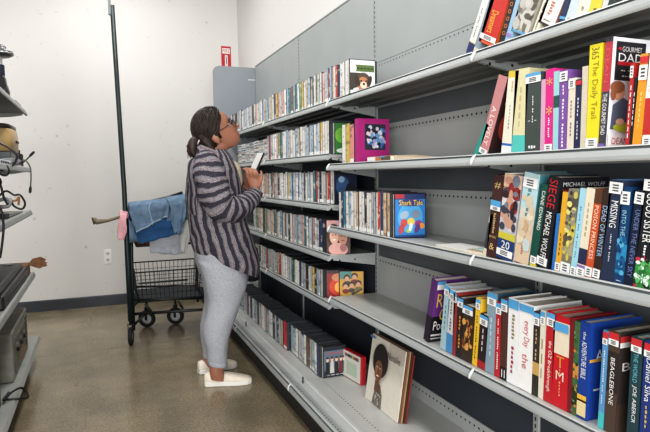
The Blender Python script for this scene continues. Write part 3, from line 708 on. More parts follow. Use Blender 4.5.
def dadface(a, w, h):
    a.rect(0, w, 0, h, (228, 230, 236)); a.rect(w*.06, w*.60, h*.62, h*.965, (44, 42, 48)); a.text('GOURMET', w*.35, h*.90, w*.36, h*.045, (214, 214, 216)); a.text('DAD', w*.33, h*.825, w*.44, h*.075, (240, 240, 240)); a.rect(w*.10, w*.56, h*.755, h*.79, (196, 36, 48)); a.oval(w*.12, h*.90, w*.03, h*.015, (196, 36, 48))
    a.text('~50 MEALS', w*.33, h*.71, w*.34, h*.03, (226, 226, 226)); a.text('~FAMILY', w*.33, h*.66, w*.30, h*.03, (206, 206, 206))
    a.poly([(w*.04, h*.18), (w*.5, h*.18), (w*.44, h*.40), (w*.24, h*.47), (w*.06, h*.40)], (86, 96, 116)); a.oval(w*.15, h*.52, w*.11, h*.075, (206, 150, 122)); a.oval(w*.12, h*.56, w*.13, h*.055, (150, 92, 62)); a.oval(w*.05, h*.50, w*.05, h*.06, (150, 92, 62)); a.oval(w*.32, h*.2, w*.24, h*.045, (176, 186, 50)); a.oval(w*.2, h*.25, w*.08, h*.03, (216, 170, 140))
    a.rect(0, w, 0, h*.14, (224, 220, 220)); a.text('DEAN MC', w*.32, h*.075, w*.5, h*.06, (190, 50, 60))
book(BX, zB, 598, 605.2, (605.8, 38.5), (70, 66, 76), 'tall white cookbook with big DAD cover on second near shelf', title=[('THE GOURMET DAD', W, .13, .5, True, .6), ('DEAN', (226, 90, 96), .6, .9, True, .5)], stick=[(paint((120, 100, 170)), 0, .05)], bands=[(.52, .96, (190, 60, 70))], group=g, face=dadface, cover=(226, 228, 234), depth=.185)
book(BX, zB, 625, 629, (631, 64), (190, 44, 44), 'slim red book in front of the DAD cookbook cover', title=[('~SOUTHERN', W, .1, .75, True, .6)], stick=[(STICK, .83, .97)], group=g)
book(BX, zB, 629, 632, (634.5, 78), (34, 34, 38), 'slim black book between slim red and wide orange books', title=[('~BAKING', W, .3, .8, True, .6)], group=g)
book(BX, zB, 632, 641, (641, 55), (240, 150, 34), 'wide orange book with red and white sticker, second near shelf', title=[('~Comfort', (250, 200, 110), .2, .6, True, .4)], stick=[(STICK, .72, .88), (REDSTICK, .9, .97)], group=g)
book(BX, zB, 642, 652, (649, 50), (228, 224, 218), 'white and red book at the right edge of second near shelf', bands=[(.12, .5, (196, 50, 46))], title=[('~PLATES', (196, 50, 46), .55, .85, True, .5)], stick=[(STICK, 0, .1)], group=g)

g = 'books on the third near shelf'
zC = Z3+ZS
book(BX, zC, 482.5, 486, (490, 215), (214, 202, 182), 'short slim cream booklet left of the dark brown book', bands=[(.2, .8, (60, 60, 64))], group=g, hard=False)
book(BX, zC, 486, 496, (494, 176.5), (70, 42, 40), 'dark brown book with gold ornaments on third near shelf', title=[('~CHRONICLE', (196, 166, 110), .3, .55, True, .5), ('#', (196, 166, 110), .84, .92, False, .6), ('&', (206, 176, 110), .1, .18, False, .5), ('=', (206, 176, 110), .25, .27, False, .7)], stick=[(BLUESTICK, .63, .70), (STICK, .58, .63)], group=g)
splash(book(BX, zC, 496, 512.5, (505, 176.5), (190, 188, 196), 'colourful photo-spined book with navy foot and a white page edge', bands=[(0, .24, (38, 66, 122)), (.24, .32, (200, 190, 60)), (.72, .85, (120, 40, 40)), (.85, 1, (224, 186, 158))], title=[('20', W, .13, .22, False, .5), ('~GIRL', (70, 74, 90), .5, .68, True, .6)], stick=[(STICK, .04, .12)], group=g, back=(232, 232, 234)), 0.34, 1, [(70, 70, 84), (200, 150, 124), (150, 44, 44), (214, 206, 210), (120, 124, 140), (60, 40, 44)], 34, .17)
splash(book(BX, zC, 513.6, 528, (525, 175), (176, 206, 212), 'pale blue book fading to sand, third near shelf', bands=[(0, .45, (214, 188, 158)), (.45, .62, (206, 200, 186))], title=[('~summer', (96, 132, 140), .52, .84, True, .5), ('~beach house', (176, 120, 90), .1, .4, True, .35)], stick=[(STICK, .84, .95)], group=g, cover=(70, 130, 140)), 0.1, .8, [(206, 190, 164), (224, 206, 178), (190, 206, 206), (196, 164, 130)], 16, .2)
book(BX, zC, 529.6, 536, (542, 185), (24, 84, 70), 'dark green book with yellow foot, left of the SIEGE book', title=[('CANE EDWARD', W, .45, .92, True, .5)], bands=[(0, .04, (226, 206, 50))], stick=[(STICK, .04, .13)], group=g)
def siege(a, w, h):
    a.rect(0, w, 0, h, (34, 34, 40)); a.text('MICHAEL WOLFF', w*.5, h*.93, w*.88, h*.045, (206, 206, 210)); a.rect(w*.06, w*.6, h*.86, h*.875, (170, 36, 40)); a.oval(w*.5, h*.4, w*.3, h*.25, (60, 60, 70))
book(BX, zC, 536, 547, (549.5, 178), (32, 34, 42), 'black SIEGE book with red title on third near shelf', title=[('SIEGE', (206, 42, 48), .66, .97, True, .7), ('MICHAEL WOLFF', W, .12, .62, True, .5)], stick=[(STICK, .03, .12)], group=g, face=siege, cover=(34, 34, 40), depth=.175)
book(BX, zC, 551.4, 554.5, (556.8, 214), (40, 120, 200), 'slim bright blue booklet between the SIEGE and gold books', group=g, hard=False, depth=.11)
book(BX, zC, 554.5, 560, (563, 192.6), (224, 168, 40), 'gold yellow book on third near shelf beside slim blue booklet', title=[('~amber', (120, 80, 20), .2, .5, True, .5)], stick=[(STICK, .02, .12)], group=g, hard=False)
splash(book(BX, zC, 560, 570, (569, 190), (126, 122, 104), 'grey book with yellow tree picture on third near shelf', bands=[(.22, .45, (170, 160, 120)), (.45, .62, (206, 190, 70)), (.8, .9, (90, 84, 74))], title=[('~wild', (40, 40, 36), .62, .78, True, .4)], stick=[(STICK, .0, .13)], group=g, hard=False), 0.15, .98, [(90, 86, 72), (200, 186, 90), (150, 146, 124), (60, 58, 50), (224, 210, 120)], 34, .2)
book(BX, zC, 570, 576, (580.5, 189), (156, 206, 222), 'light blue book between grey tree and cream books', title=[('~on the way to the end', (60, 110, 140), .2, .8, True, .4)], stick=[(STICK, .0, .1)], group=g, hard=False)
book(BX, zC, 576, 584.5, (587, 189), (224, 212, 188), 'cream book with purple sticker and dark foot band, third near shelf', bands=[(.14, .32, (48, 50, 84))], stick=[(paint((140, 110, 180)), .10, .13), (STICK, 0, .1)], title=[('~harbor', (170, 150, 120), .45, .85, True, .4)], group=g, hard=False)
book(BX, zC, 584.5, 592, (595.5, 190), (206, 84, 40), 'orange POISON PRINCESS book with brown top, third near shelf', bands=[(.84, 1, (96, 62, 42))], title=[('POISON PRINCESS', (246, 216, 190), .22, .82, True, .55)], stick=[(STICK, .02, .13)], group=g)
book(BX, zC, 592, 600, (603.7, 190), (62, 44, 40), 'dark brown DEAD OF WINTER book, third near shelf', title=[('DEAD OF WINTER', (150, 186, 220), .26, .82, True, .6)], stick=[(STICK, .02, .12)], group=g)
book(BX, zC, 600, 613.6, (610.5, 181), (44, 56, 82), 'dark slate MISSING book with sticker on top, third near shelf', title=[('MISSING', W, .54, .80, True, .5), ('~house of stone', (190, 196, 206), .2, .48, True, .25)], stick=[(STICK, .87, .98)], group=g, back=(90, 130, 176))
splash(book(BX, zC, 613.6, 623.4, (622, 187), (22, 66, 112), 'blue book with glowing wave, third near shelf', bands=[(.25, .42, (46, 140, 190)), (.1, .25, (28, 90, 140))][::-1], title=[('INTO THE', (150, 200, 220), .5, .76, True, .45), ('~NOVEL', W, .03, .05, False, .5)], stick=[(STICK, .82, .95)], group=g), 0.1, .5, [(46, 130, 186), (30, 96, 150), (90, 176, 210), (24, 70, 120)], 22, .2)
book(BX, zC, 623.4, 633, (636, 191), (30, 36, 62), 'dark blue UNDER THE NEVER SKY book, third near shelf', title=[('UNDER THE NEVER SKY', (110, 130, 180), .1, .8, True, .5)], stick=[(STICK, .86, .98)], group=g)
splash(book(BX, zC, 633, 650, (645, 178.5), (30, 36, 42), 'black GOOD SISTER book with white lettering and green flowers', bands=[(0, .24, (60, 150, 70)), (.05, .12, (40, 120, 60)), (.24, .3, (150, 60, 70))][:1], title=[('GOOD SISTER', W, .42, .86, True, .5), ('*', (220, 60, 90), .2, .3, False, .4), ('*', (200, 240, 210), .05, .14, False, .5), ('~JILL', W, .3, .4, True, .4)], stick=[(STICK, .88, .98)], group=g), 0, .28, [(60, 150, 70), (40, 116, 56), (206, 50, 70), (220, 232, 222), (90, 180, 100), (30, 60, 40)], 44, .12)
book(BX, zC, 650.5, 662, (664, 182), (150, 40, 50), 'dark red book at the right edge of third near shelf', group=g)

g = 'books on the fourth near shelf'
zD = Z4+ZS; DX = 1.15
def purple(a, w, h):
    a.rect(0, w, 0, h*.42, (28, 24, 30)); a.rect(0, w, h*.42, h, (104, 50, 128)); a.text('Re', w*.26, h*.68, w*.34, h*.22, (222, 186, 70)); a.text('G', w*.32, h*.45, w*.2, h*.2, (222, 186, 70)); a.text('Poor', w*.30, h*.27, w*.44, h*.15, (232, 226, 226)); a.rect(w*.04, w*.5, h*.1, h*.13, (200, 196, 196)); a.rect(w*.04, w*.45, h*.05, h*.07, (180, 176, 176)); a.rect(w*.03, w*.28, h*.86, h*.97, STICK); a.rect(w*.03, w*.28, h*.94, h*.99, BLUESTICK)
book(DX, zD, 423.3, 428, (432, 280), (40, 30, 44), 'purple and black book with gold initials facing out, fourth near shelf', bands=[(.42, 1, (88, 44, 108))], group=g, face=purple, cover=(104, 50, 128), depth=.15)
TS = [(STICK, .84, .93), (BLUESTICK, .93, .985)]
RS = [(STICK, .86, .92), (REDSTICK, .92, .985)]
book(DX, zD, 440, 445.5, (445.2, 285), (160, 190, 200), 'pale blue-grey tall slim book right of the purple cover', group=g, stick=TS, title=[('~quiet', (90, 110, 120), .3, .7, True, .5)], cover=(150, 158, 164))
book(DX, zD, 445.5, 452, (449.5, 289), (196, 200, 202), 'white-grey book, second right of the purple cover, fourth near shelf', group=g, stick=TS, bands=[(0, .3, (70, 140, 190))], title=[('~blue hour', (70, 80, 90), .35, .8, True, .5)])
book(DX, zD, 452, 455.5, (454, 292), (150, 50, 46), 'slim dark red book, third right of the purple cover', group=g, stick=TS)
book(DX, zD, 455.5, 461.5, (458, 297), (44, 38, 38), 'black book with orange lettering, left of the brown picture spine', group=g, stick=TS, title=[('~CASH DOWN', (224, 140, 50), .15, .7, True, .6)])
splash(book(DX, zD, 461.5, 472, (463, 304), (62, 48, 34), 'black-brown book with golden figure picture on its spine', group=g, stick=TS, title=[('M', (206, 140, 60), .3, .5, False, .5), ('~sir', (186, 110, 50), .5, .7, False, .6)]), 0.2, .75, [(186, 116, 50), (120, 70, 34), (214, 160, 80), (60, 40, 30)], 20, .16)
book(DX, zD, 472, 476.8, (476.5, 298), (230, 186, 40), 'golden yellow book, fourth near shelf, with black title', group=g, stick=TS, title=[('~THE YELLOW BIRDS', (70, 50, 20), .1, .75, True, .5)])
book(DX, zD, 476.8, 485, (480.5, 314), (46, 34, 38), 'short black and red book right of the golden yellow book', group=g, stick=[(STICK, .8, .92), (BLUESTICK, .92, .98)], bands=[(0, .14, (176, 36, 46))], title=[('~PULP', (206, 190, 200), .3, .75, True, .5)])
book(DX, zD, 485, 494, (488, 291.5), (136, 158, 172), 'tall blue-grey book, fourth near shelf, right of short black-red book', group=g, stick=TS, cover=(50, 84, 104), title=[('~winter', (190, 206, 214), .2, .7, True, .4)])
book(DX, zD, 494, 499.7, (496.5, 301.7), (192, 38, 48), 'red book with white title, right of tall blue-grey book', group=g, stick=TS, title=[('~THE DAY BEFORE TOMORROW', W, .1, .78, True, .5)])
book(DX, zD, 499.7, 506.5, (501.5, 297.5), (86, 54, 46), 'brown book with black foot between red and white books', group=g, stick=TS, bands=[(0, .16, K)], title=[('||', W, .03, .13, False, .5)])
book(DX, zD, 506.5, 517, (509, 297.5), (230, 230, 232), 'white book with colourful lettering, fourth near shelf', group=g, stick=[(BLUESTICK, .88, .985)], title=[('~SCIENCE', (150, 130, 90), .52, .82, True, .6), ('~CAUGHT', (170, 60, 80), .12, .45, True, .55)], cover=(214, 216, 218), depth=.165)
book(DX, zD, 517, 531.5, (520, 302), (234, 232, 230), 'wide white book with red script, fourth near shelf', group=g, stick=[(BLUESTICK, .9, .98)], title=[('every Day', (206, 50, 60), .5, .8, True, .5), ('the', (206, 70, 80), .25, .42, True, .4)], cover=(216, 216, 216), depth=.18)
book(DX, zD, 531.5, 538, (534, 311), (60, 52, 46), 'dark brown book with gold band, right of wide white book', group=g, stick=TS, bands=[(.25, .4, (200, 160, 90))], title=[('~LAST ONE', (200, 170, 120), .42, .8, True, .5)])
book(DX, zD, 538, 543, (541, 310), (222, 214, 196), 'cream book left of the red Breakthrough book', group=g, stick=TS, title=[('~sky', (150, 130, 60), .2, .7, True, .5)])
book(DX, zD, 543, 551.5, (547.5, 311), (198, 34, 44), 'red Breakthrough book with white title, fourth near shelf', group=g, stick=TS, title=[('the OZ Breakthrough', W, .12, .68, True, .5)])
book(DX, zD, 551.5, 567, (554, 314), (206, 30, 42), 'thick red book with cream upper half, fourth near shelf', group=g, bands=[(.58, .93, (226, 212, 188)), (.93, 1, (206, 30, 42))], stick=[(BLUESTICK, .83, .92)], title=[('~JODIE WHITE', (226, 160, 120), .12, .5, True, .2), ('T', (226, 150, 60), .46, .56, False, .5), ('M', (236, 210, 190), .3, .4, False, .5)], cover=(170, 26, 38))
book(DX, zD, 567, 571, (570.5, 317), (130, 30, 40), 'slim dark red book between thick red and green books', group=g)
splash(book(DX, zD, 571, 576.5, (575, 321), (70, 110, 70), 'green and orange patterned book left of the blue bible', group=g, bands=[(.1, .3, (50, 60, 40)), (.4, .55, (206, 150, 60))]), 0, .95, [(60, 96, 50), (200, 140, 60), (40, 60, 40), (150, 60, 40), (110, 150, 90)], 30, .2)
def bible(a, w, h):
    a.rect(0, w, 0, h, (26, 70, 160)); a.text('ADV', w*.36, h*.66, w*.5, h*.12, W); a.rect(w*.1, w*.4, h*.3, h*.32, (200, 206, 220)); a.rect(0, w*.3, h*.6, h*.63, (220, 160, 50))
book(DX, zD, 576.5, 586, (581, 321), (28, 66, 152), 'thick blue ADVENTURE BIBLE with white title, fourth near shelf', group=g, title=[('ADVENTURE BIBLE', W, .42, .8, True, .5), ('the', W, .82, .9, True, .3)], stick=[(paint((226, 206, 150)), .03, .2), (paint((232, 180, 60)), .18, .25)], face=bible, cover=(26, 70, 160), back=(26, 70, 160), depth=.185)
book(DX, zD, 597.5, 603, (603.5, 330), (90, 150, 200), 'pale blue book with teal foot left of the BEAGLEBONE book', group=g, bands=[(0, .17, (70, 190, 190))], title=[('~understanding the deep', W, .25, .8, True, .5)], stick=RS)
def beagle(a, w, h):
    a.rect(0, w, 0, h, (58, 50, 48)); a.text('BE', w*.24, h*.66, w*.34, h*.08, W); a.rect(0, w, 0, h*.3, (76, 60, 50)); a.rect(0, w*.5, h*.85, h*.9, STICK); a.rect(0, w*.5, h*.9, h*.96, REDSTICK)
book(DX, zD, 604, 614.5, (609.5, 330), (84, 66, 56), 'brown BEAGLEBONE book with white title and red sticker', group=g, bands=[(.4, .8, (52, 44, 42))], title=[('BEAGLEBONE', W, .28, .74, True, .4)], stick=RS, face=beagle, cover=(58, 50, 48), depth=.17)
book(DX, zD, 626, 637, (632, 336), (40, 70, 78), 'dark teal JOE book right of BEAGLEBONE, with white lettering', group=g, title=[('JOE ABERCR', W, .2, .55, True, .45), ('THE WORLD', (100, 190, 200), .58, .85, True, .4)], stick=RS)
book(DX, zD, 638.5, 650, (645, 341), (40, 60, 130), 'royal blue Silva book at the right edge, fourth near shelf', group=g, title=[('Daniel Silva', W, .45, .85, True, .5), ('~House', (206, 180, 90), .2, .42, True, .4)], stick=RS)

# magenta picture book and small things on the second near shelf
def crowd(a, w, h):
    a.rect(0, w, 0, h, (168, 26, 116)); a.rect(w*.2, w*.88, h*.3, h*.88, (40, 44, 64))
    for i in range(34): a.oval(w*random.uniform(.25, .83), h*random.uniform(.34, .84), w*random.uniform(.03, .08), h*random.uniform(.03, .06), random.choice([(190, 196, 214), (56, 100, 170), (206, 190, 196), (30, 30, 44), (160, 150, 180), (96, 150, 200)]), random.uniform(0, 3))
yb = solve_y(355, 1.14, Z2+.03); h_ = at(355, 119, X=1.14).z-zB
mg = thing('picture_book', 'magenta hardback with framed crowd picture on second near shelf', 'book', (1.14, yb, zB))
t_ = solve_y(355, 1.14, Z2+.03)-solve_y(358.3, 1.14, Z2+.03)
c = MB().box(0, .002, -t_, 0, 0, h_).box(.002, .165, -t_, -t_+.002, 0, h_).box(.002, .165, -.002, 0, 0, h_)
c.build('cover', paint((176, 30, 120)), mg, local=True); MB().box(.002, .162, -t_+.002, -.002, .003, h_-.003).build('page_block', PAPER, mg, local=True)
a = Art((.002, -t_-.0002, 0), (1, 0, 0), (0, 0, 1), (0, -1, 0)); crowd(a, .162, h_); a.build('cover_picture', mg)
case_row(1.134, zB, yb+.003, solve_y(341.5, 1.134, Z2+.06), 3.6, 'the magenta book, second near shelf', 'slim cases left of the magenta book', .192, pal=[('white', (222, 218, 212), 1), ('pink', (206, 140, 130), 1), ('pale grey', (150, 152, 156), 1), ('yellow', (210, 186, 90), 1)])
# flat paperback and long beige envelope lying before it
p = at(367, 160, X=1.125)
def flat(name, label, cat, x0, x1, y0, y1, z, h, cols, page=True):
    r = thing(name, label, cat, ((x0+x1)/2, (y0+y1)/2, z))
    MB().box(x0, x1, y0, y1, z, z+h*.12).box(x0, x1, y0, y1, z+h*.88, z+h).build('cover', paint(cols), r)
    MB().box(x0+.001, x1-.001, y0+.001, y1-.001, z+h*.12, z+h*.88).build('page_block', PAPER, r)
    return r
ya, yb2, yc = solve_y(366.5, 1.13, Z2+.01), solve_y(390, 1.13, Z2+.01), solve_y(436, 1.13, Z2+.01)
fb = flat('paperback', 'small thick paperback lying flat before the magenta book', 'book', 1.135, 1.24, yb2+.004, ya, zB, .026, (196, 150, 96))
s = Art((1.1345, ya, zB), (0, -1, 0), (0, 0, 1), (-1, 0, 0)); L_ = ya-yb2-.004
s.rect(0, L_*.36, .002, .024, (228, 226, 220)); s.rect(L_*.02, L_*.3, .002, .008, (70, 150, 200)); s.rect(L_*.38, L_*.6, .002, .024, (196, 120, 70)); s.rect(L_*.62, L_, .002, .024, (96, 80, 60)); s.rect(L_*.5, L_*.8, .02, .025, (80, 150, 200)); s.build('spine_print', fb, local=False)
en = MB(); n = 10
for i in range(n):
    ty0, ty1 = yc+(yb2-yc)*i/n, yc+(yb2-yc)*(i+1)/n
    h0, h1 = .004+.022*(i/n)**1.3, .004+.022*((i+1)/n)**1.3
    en.add([(1.15, ty0, zB), (1.25, ty0, zB), (1.25, ty1, zB), (1.15, ty1, zB), (1.15, ty0, zB+h0), (1.25, ty0, zB+h0*1.1), (1.25, ty1, zB+h1*1.1), (1.15, ty1, zB+h1)], [(0, 3, 2, 1), (4, 5, 6, 7), (0, 1, 5, 4), (2, 3, 7, 6), (0, 4, 7, 3), (1, 2, 6, 5)])
tag(en.build('padded_envelope', paint((208, 188, 160))), 'beige padded envelope lying flat on the second near shelf', 'envelope')

# thin books and loose paper on the third near shelf
ya, yb2, yc = solve_y(434, 1.13, Z3+.01), solve_y(465, 1.13, Z3+.01), solve_y(483, 1.13, Z3+.01)
flat('booklet', 'thin white booklet lying flat at the third near shelf edge', 'book', 1.135, 1.25, yb2, ya, zC, .011, (236, 234, 230))
flat('paperback', 'tan paperback lying flat left of the dark brown book', 'book', 1.137, 1.25, yc+.012, yb2-.003, zC, .017, (190, 156, 126))
def sheetpaper(name, label, x0, y0, x1, y1, z, col, amp):
    mb = MB(); n = 8; R = []
    for i in range(n+1):
        R.append([(x0+(x1-x0)*i/n, y0+(y1-y0)*j/n, z+.002+amp*sin(pi*i/n)*sin(pi*j/n*1.0)) for j in range(n+1)])
    mb.rings(R, 0, cap=False, close=False)
    o = mb.build(name, paint(col), smooth=True); md = o.modifiers.new('thickness', 'SOLIDIFY'); md.thickness = .0008
    return tag(o, label, 'paper')
sheetpaper('loose_paper', 'crumpled white paper peaking above the flat white booklet', 1.262, yc+.02, 1.37, yb2+.06, zC, (228, 228, 226), .03)
sheetpaper('leaflet', 'pale green leaflet lying on the tan paperback', 1.15, yc+.016, 1.245, yb2-.01, zC+.016, (150, 186, 176), .008)

# records and red-backed box on the bottom deck
lp_t = at(373.6, 331, Y=2.4); lx0 = 1.166
def record(label, off, col, front=None, back_face=None, dyy=0, hh=.315):
    ang = atan2(lp_t.x-lx0, lp_t.z-ZD)
    r = thing('record_album', label, 'record', (lx0+off, 2.4+dyy, ZD+.0016), 'record albums leaning at the back of the bottom deck', (0, ang, 0))
    MB().box(0, .0055, -.315, 0, 0, hh).build('sleeve', paint(col), r, local=True, bevel=.0006)
    if front:
        a = Art((-.0003, 0, 0), (0, -1, 0), (0, 0, 1), (-1, 0, 0), .0003); front(a, .315, hh); a.build('cover_picture', r)
    return r
def portrait(a, w, h):
    a.rect(0, w, 0, h, (216, 208, 194)); a.rect(w*.55, w, h*.78, h, (196, 186, 172))
    a.poly([(w*.22, 0), (w*.52, 0), (w*.5, h*.2), (w*.42, h*.33), (w*.3, h*.33), (w*.26, h*.2)], (120, 112, 100))
    for i in range(26): a.oval(w*random.uniform(.27, .46), h*random.uniform(.02, .26), w*.012, h*.012, random.choice([(60, 52, 46), (206, 200, 188)]))
    a.poly([(w*.29, h*.22), (w*.43, h*.22), (w*.41, h*.42), (w*.3, h*.42)], (110, 70, 52))
    a.oval(w*.38, h*.68, w*.23, h*.25, (34, 26, 24)); a.oval(w*.36, h*.53, w*.12, h*.155, (126, 80, 58)); a.oval(w*.31, h*.55, w*.03, h*.07, (150, 98, 72))
    for x in (.31, .41): a.oval(w*x, h*.575, w*.025, h*.013, (236, 226, 214)); a.oval(w*x, h*.575, w*.012, h*.012, (30, 20, 18)); a.oval(w*x, h*.60, w*.034, h*.006, (40, 26, 22))
    a.poly([(w*.35, h*.54), (w*.38, h*.54), (w*.39, h*.50), (w*.34, h*.50)], (104, 62, 44)); a.oval(w*.365, h*.455, w*.055, h*.022, (140, 50, 48)); a.oval(w*.365, h*.457, w*.04, h*.01, (240, 232, 226))
    a.text('Natalie', w*.77, h*.83, w*.36, h*.1, (70, 62, 60)); a.rect(w*.01, w*.17, h*.955, h*.99, (90, 130, 180))
record('beige record album with afro portrait leaning on the bottom deck', 0, (214, 206, 192), portrait)
record('brown record album directly behind the afro portrait album', .0075, (120, 82, 56), None, None, -.006)
record('tan record album, third back in the leaning records', .015, (176, 140, 100), None, None, -.011)
record('dark brown record album, fourth back in the leaning records', .0225, (66, 46, 38), None, None, -.016)
record('red record album at the rear of the leaning records', .030, (140, 48, 40), None, None, -.021, .300)
yb = at(342.5, 375, Z=ZD); yb2 = at(361, 386, Z=ZD)
rc = thing('boxed_set', 'white card-faced box with a red side standing on the bottom deck', 'box', (yb.x, yb.y, ZD+.001), None, (0, .03, atan2(yb2.x-yb.x, yb.y-yb2.y)))
wl = hypot(yb.x-yb2.x, yb.y-yb2.y)
MB().box(.001, .03, -wl, 0, 0, .148).build('case', paint((200, 36, 46)), rc, local=True, bevel=.002)
a = Art((0, -.004, .004), (0, -1, 0), (0, 0, 1), (-1, 0, 0)); a.rect(0, wl-.012, 0, .14, (206, 208, 196)); a.rect(wl*.2, wl*.75, .02, .09, (176, 190, 170)); a.rect(wl*.1, wl*.85, .112, .128, (90, 100, 90))
for i in range(4): a.oval(wl*(.15+.2*i), .12, .009, .009, [(190, 70, 60), (70, 60, 60), (210, 150, 80), (160, 50, 60)][i])
a.build('card_face', rc)

# ------------------------------------------------------------------ left-hand shelving and the electronics on it
XL, XLB, YL0, YL1 = -.44, -.90, 1.6, 4.33
STEEL2 = mat('shade_toned_enamel', (138, 141, 139), .45, 0, .1, 8); DECK2 = mat('shade_toned_deck', (150, 152, 148), .45, 0, .1, 8); RIM2 = mat('shade_toned_rim', (172, 174, 172), .4); UNDER = mat('painted_shade_underside', (84, 88, 90), .6)  # darker copies of the shelf enamels; left-side and underside shade put into the colours
ul = thing('shelving_unit', 'grey metal shelving on the left loaded with used electronics', 'shelving', (XLB, 3, 0))
MB().box(XLB-.02, XLB, YL0, YL1, 0, 2.3).build('back_panel', UPPER, ul)
for y in (YL0+.01, YL1-.01):
    MB().box(XLB, XLB+.03, y-.015, y+.015, 0, 2.31).build('upright', STEEL, ul, bevel=.003)
LZ = (1.735, 1.352, 1.062, .632)
for zt in LZ:
    x = XL
    prof = [(XLB+.001, zt-.007), (x-.012, zt-.007), (x-.01, zt), (x, zt), (x+.003, zt-.008), (x+.010, zt-.03), (x+.008, zt-.036), (x-.004, zt-.034), (x-.016, zt-.022), (XLB+.001, zt-.022)]
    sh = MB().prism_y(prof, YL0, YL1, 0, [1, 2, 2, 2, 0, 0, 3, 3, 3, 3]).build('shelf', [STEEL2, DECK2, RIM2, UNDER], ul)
    for yy in (YL0+.003, YL1-.006):
        MB().prism([(XLB+.001, yy, zt-.023), (XL-.02, yy, zt-.023), (XL-.022, yy, zt-.033), (XL-.09, yy, zt-.045), (XLB+.001, yy, zt-.075)], (0, .003, 0)).build('bracket', STEEL, sh)
    MB().box(XL-.2, XL-.18, YL0+.01, YL1-.01, zt-.034, zt-.022).build('stiffener', STEEL, sh)
MB().prism_y([(XLB+.001, .179), (XL-.02, .179), (XL+.012, .178), (XL+.022, .15), (XL+.018, .142), (XL, .15), (XLB, .15)], YL0, YL1, 0, [1, 1, 2, 0, 0, 0, 0]).build('base_deck', [STEEL2, DECK2, RIM2], ul)
MB().box(XL-.07, XL-.06, YL0, YL1, 0, .15).build('kick_plate', mat('dark_kick', (44, 44, 44), .6), ul)

def lp_(px, py, Y): return at(px, py, Y=Y)
# fan-like appliance on the top left shelf
z = LZ[0]-.006
ap = thing('desk_lamp', 'black round-headed desk lamp with a white stem on the upper left shelf', 'lamp', (-.53, 3.8, z))
MB().lathe((-.53, 3.8, z), [(.001, 0), (.06, 0), (.062, .01), (.05, .02), (.02, .03)], 24).build('base', BLACK, ap, smooth=True)
MB().lathe((-.515, 3.8, z+.02), [(.02, 0), (.02, .26)], 14).build('stem', paint((214, 214, 212)), ap, smooth=True)
MB().lathe((-.515, 3.8, z+.14), [(.001, 0), (.028, 0), (.030, .01), (.030, .06), (.028, .07), (.001, .07)], 18).build('switch_collar', mat('dark_navy_plastic', (36, 38, 60), .4), ap, smooth=True)
hd = MB().lathe((-.515, 3.8, z+.255), [(.001, 0), (.060, .003), (.078, .014), (.080, .024), (.076, .034), (.05, .044), (.045, .046), (.043, .06), (.030, .072), (.001, .074)], 28).build('lamp_head', mat('dark_grey_plastic', (62, 64, 66), .35), ap, smooth=True)
MB().lathe((-.515, 3.8, z+.268), [(.0795, 0), (.082, .002), (.082, .008), (.0795, .010)], 28).build('rim', CHROME, hd, smooth=True)
sp = thing('speaker', 'small black tapered speaker standing on the upper left shelf front', 'speaker', (-.502, 3.7, z))
MB().rings([[(-.502+sx*r, 3.7+sy*r*1.2, z+h) for sx, sy in ((-1, -1), (1, -1), (1, 1), (-1, 1))] for r, h in ((.045, 0), (.045, .05), (.034, .09), (.028, .13))]).build('cabinet', BLACK, sp, bevel=.006)
MB().lathe((-.457, 3.7, z+.028), [(.016, 0), (.018, .003), (.004, .004)], 16, axis='x').build('dial', mat('dark_grey_plastic', (62, 64, 66), .35), sp)
cr = thing('router', 'flat grey router lying on upper left shelf beside the lamp', 'router', (-.52, 4.1, z))
MB().box(-.60, -.455, 4.0, 4.22, z, z+.035).build('body', mat('mid_grey_plastic', (104, 106, 108), .4), cr, bevel=.006)
for q in range(4): MB().box(-.455, -.4545, 4.03+q*.045, 4.055+q*.045, z+.012, z+.022).build('port', HOLE, cr)

# tan bread maker style appliance on a stack of set-top boxes
z = LZ[1]-.006
sb = thing('set_top_box', 'dark blue and grey set-top box under the tan toaster', 'box', (-.56, 3.9, z))
MB().box(-.70, -.46, 3.72, 4.12, z, z+.05).build('body', mat('grey_plastic', (150, 152, 156), .4), sb, bevel=.004)
MB().box(-.4605, -.458, 3.74, 3.95, z+.006, z+.044).build('front_panel', mat('navy_panel', (40, 56, 88), .3), sb)
MB().box(-.4605, -.457, 3.97, 4.08, z+.02, z+.03).build('button_row', BLACK, sb)
MB().box(-.69, -.47, 3.74, 4.10, z+.0505, z+.09).build('lid', mat('dark_grey_plastic', (62, 64, 66), .35), sb, bevel=.004)
z2 = z+.0908
ts = thing('toaster', 'tan rounded toaster with a dark lid on the second left shelf', 'toaster', (-.57, 3.9, z2))
def rbox(x0, x1, y0, y1, z0, z1, taper, r=.03):
    R = []
    for h, s, ins in ((0, 1, .004), (.01, 1, 0), (.6, 1, 0), (.85, 1-taper*.5, 0), (.97, 1-taper, .0), (1, 1-taper*1.3, .01)):
        cx, cy, a, b = (x0+x1)/2, (y0+y1)/2, (x1-x0)/2*s-ins, (y1-y0)/2*s-ins
        R.append([(cx+math.copysign(abs(cos(t))**.45, cos(t))*a, cy+math.copysign(abs(sin(t))**.45, sin(t))*b, z0+(z1-z0)*h) for t in (2*pi*i/28 for i in range(28))])
    return MB().rings(R)
rbox(-.70, -.455, 3.72, 4.08, z2, z2+.135, .06).build('body', mat('tan_plastic', (190, 160, 112), .35), ts, smooth=True)
rbox(-.695, -.463, 3.73, 4.07, z2+.136, z2+.165, .25).build('lid', mat('dark_brown_lid', (52, 46, 42), .3), ts, smooth=True)
MB().box(-.455, -.445, 3.86, 3.94, z2+.05, z2+.065).build('lever', BLACK, ts, bevel=.003)
